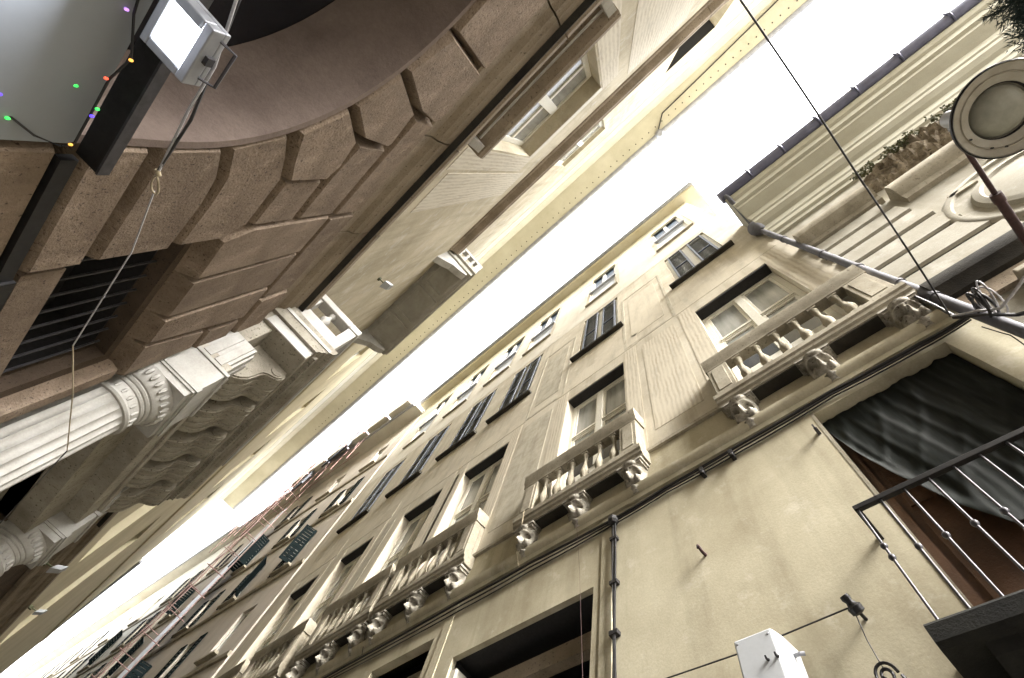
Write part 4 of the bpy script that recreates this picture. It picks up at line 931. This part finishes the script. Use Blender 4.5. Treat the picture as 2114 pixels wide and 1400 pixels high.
R3 = house('town_house', (-33.1,1.78,0), ang(-33,1.78,-70,-1.05), 37, 24.0, -1, M['farcream'], 'far pale house with green shutters at the narrow end of the alley', (2.4,6.2,9.6,12.9,16.1,19.2), 9, 'greenshutter', 1.1, 2.0, .6, .12, 5)
L2 = house('town_house', (-35.05,-1.9,0), ang(-35,-1.9,-75,-3.9), 40, 19.6, 1, M['yellow'], 'far yellow house beyond the left palazzo', (2.4,6.2,9.6,12.9,16.1), 8, 'greenshutter', 1.1, 2.0, .55, .2, 9)
# scaffold tower and roof scaffold on the pink house
SC = thing('scaffold', (-25,1.6,0), 'reddish steel scaffold climbing the far pink house up to its roof', 'scaffold')
def sc_part(name, segs, r=.03, mat='scaff'):
    r *= .75
    for a, b in segs:
        q = MB(); q.tube([a, b], r, 6); q.build(name, M[mat], SC)
xs = [-24.4,-26.4]; ys = [1.35,2.0]
sc_part('standard', [((x,y,0),(x,y,27)) for x in xs for y in ys])
sc_part('ledger', [((xs[0],y,z),(xs[1],y,z)) for y in ys for z in [2*i+1 for i in range(13)]])
sc_part('transom', [((x,ys[0]-.15,z),(x,ys[1]+.2,z)) for x in xs for z in [1.15*i+1 for i in range(22)]], .025)
sc_part('brace', [((xs[0],1.35,2*i+1),(xs[1],1.35,2*i+3)) for i in range(12)], .022)
for k, z in enumerate((22.5,24.3,26.1)):
    sc_part('roof_ledger', [((-19.5,1.95-.0*k,z),(-33,1.05,z+.1)), ((-19.5,2.3,z),(-33,1.5,z+.1))], .03)
sc_part('roof_standard', [((x,2.0+(x+19.5)*.066,21.5),(x,2.0+(x+19.5)*.066,27.2)) for x in [-19.5-1.35*i for i in range(11)]], .03)
sc_part('roof_transom', [((-19.8-1.35*i,1.25-.062*i,25.4),(-19.8-1.35*i,2.6-.08*i,25.5)) for i in range(11)], .025)
sc_part('roof_brace', [((-19.5-1.35*i,1.95-.09*i,22.5),(-19.5-1.35*(i+1),1.86-.09*i,26.1)) for i in range(0,10,2)], .025)
q = MB(); q.box(-23.2,-20.6,1.6,1.7,23.4,25.4); q.box(-25.4,-24.3,1.5,1.6,22.6,24.0); q.build('dark_sheet', M['shutter'], SC)
for z in (8.1,):
    q = MB(); q.box(-26.3,-24.5,1.4,1.98,z,z+.05); q.build('deck', M['screen'], SC)
q = MB(); q.box(-26.2,-24.6,1.98,2.02,9,21); q.build('white_sheet', M['whiteplastic'], SC)

# ================================================================== sky, sun, camera
wd = bpy.data.worlds.new('World'); scene.world = wd; wd.use_nodes = True
n, l = wd.node_tree.nodes, wd.node_tree.links
bg = n['Background']; sky = n.new('ShaderNodeTexSky'); sky.sky_type = 'NISHITA'; sky.sun_disc = False
sky.sun_elevation = math.radians(38); sky.sun_rotation = math.radians(104); sky.dust_density = 4; sky.air_density = 1.0
hs = n.new('ShaderNodeHueSaturation'); hs.inputs['Saturation'].default_value = .22; hs.inputs['Value'].default_value = 1.0
l.new(sky.outputs['Color'], hs.inputs['Color']); l.new(hs.outputs['Color'], bg.inputs['Color']); bg.inputs['Strength'].default_value = .15
sd = bpy.data.lights.new('sun', 'SUN'); sd.energy = 1.05; sd.angle = math.radians(25); sd.color = (1, .95, .86)
so_ = bpy.data.objects.new('sun', sd); COL.objects.link(so_)
el, az = math.radians(38), math.radians(104)
dirv = Vector((math.cos(el)*math.sin(az), math.cos(el)*math.cos(az), math.sin(el)))
so_.rotation_euler = dirv.to_track_quat('Z', 'Y').to_euler()
so_.location = (20, -5, 40)

cd = bpy.data.cameras.new('camera'); cam = bpy.data.objects.new('camera', cd); COL.objects.link(cam)
cd.sensor_width = 36; cd.sensor_fit = 'HORIZONTAL'; cd.lens = 980/2114*36; cd.clip_start = .05; cd.clip_end = 2000
a = (0.727754, 0.584679, 0.358503); b = (0.657090, -0.744162, -0.120233); c_ = (0.196486, 0.323069, -0.925753)
mw = Matrix(((a[0],a[1],a[2]),(b[0],b[1],b[2]),(c_[0],c_[1],c_[2]))).to_4x4(); mw.translation = (0,0,1.6); cam.matrix_world = mw
scene.camera = cam
scene.view_settings.view_transform = 'Standard'; scene.view_settings.look = 'None'; scene.view_settings.gamma = 1
scene.view_settings.exposure = 3.65
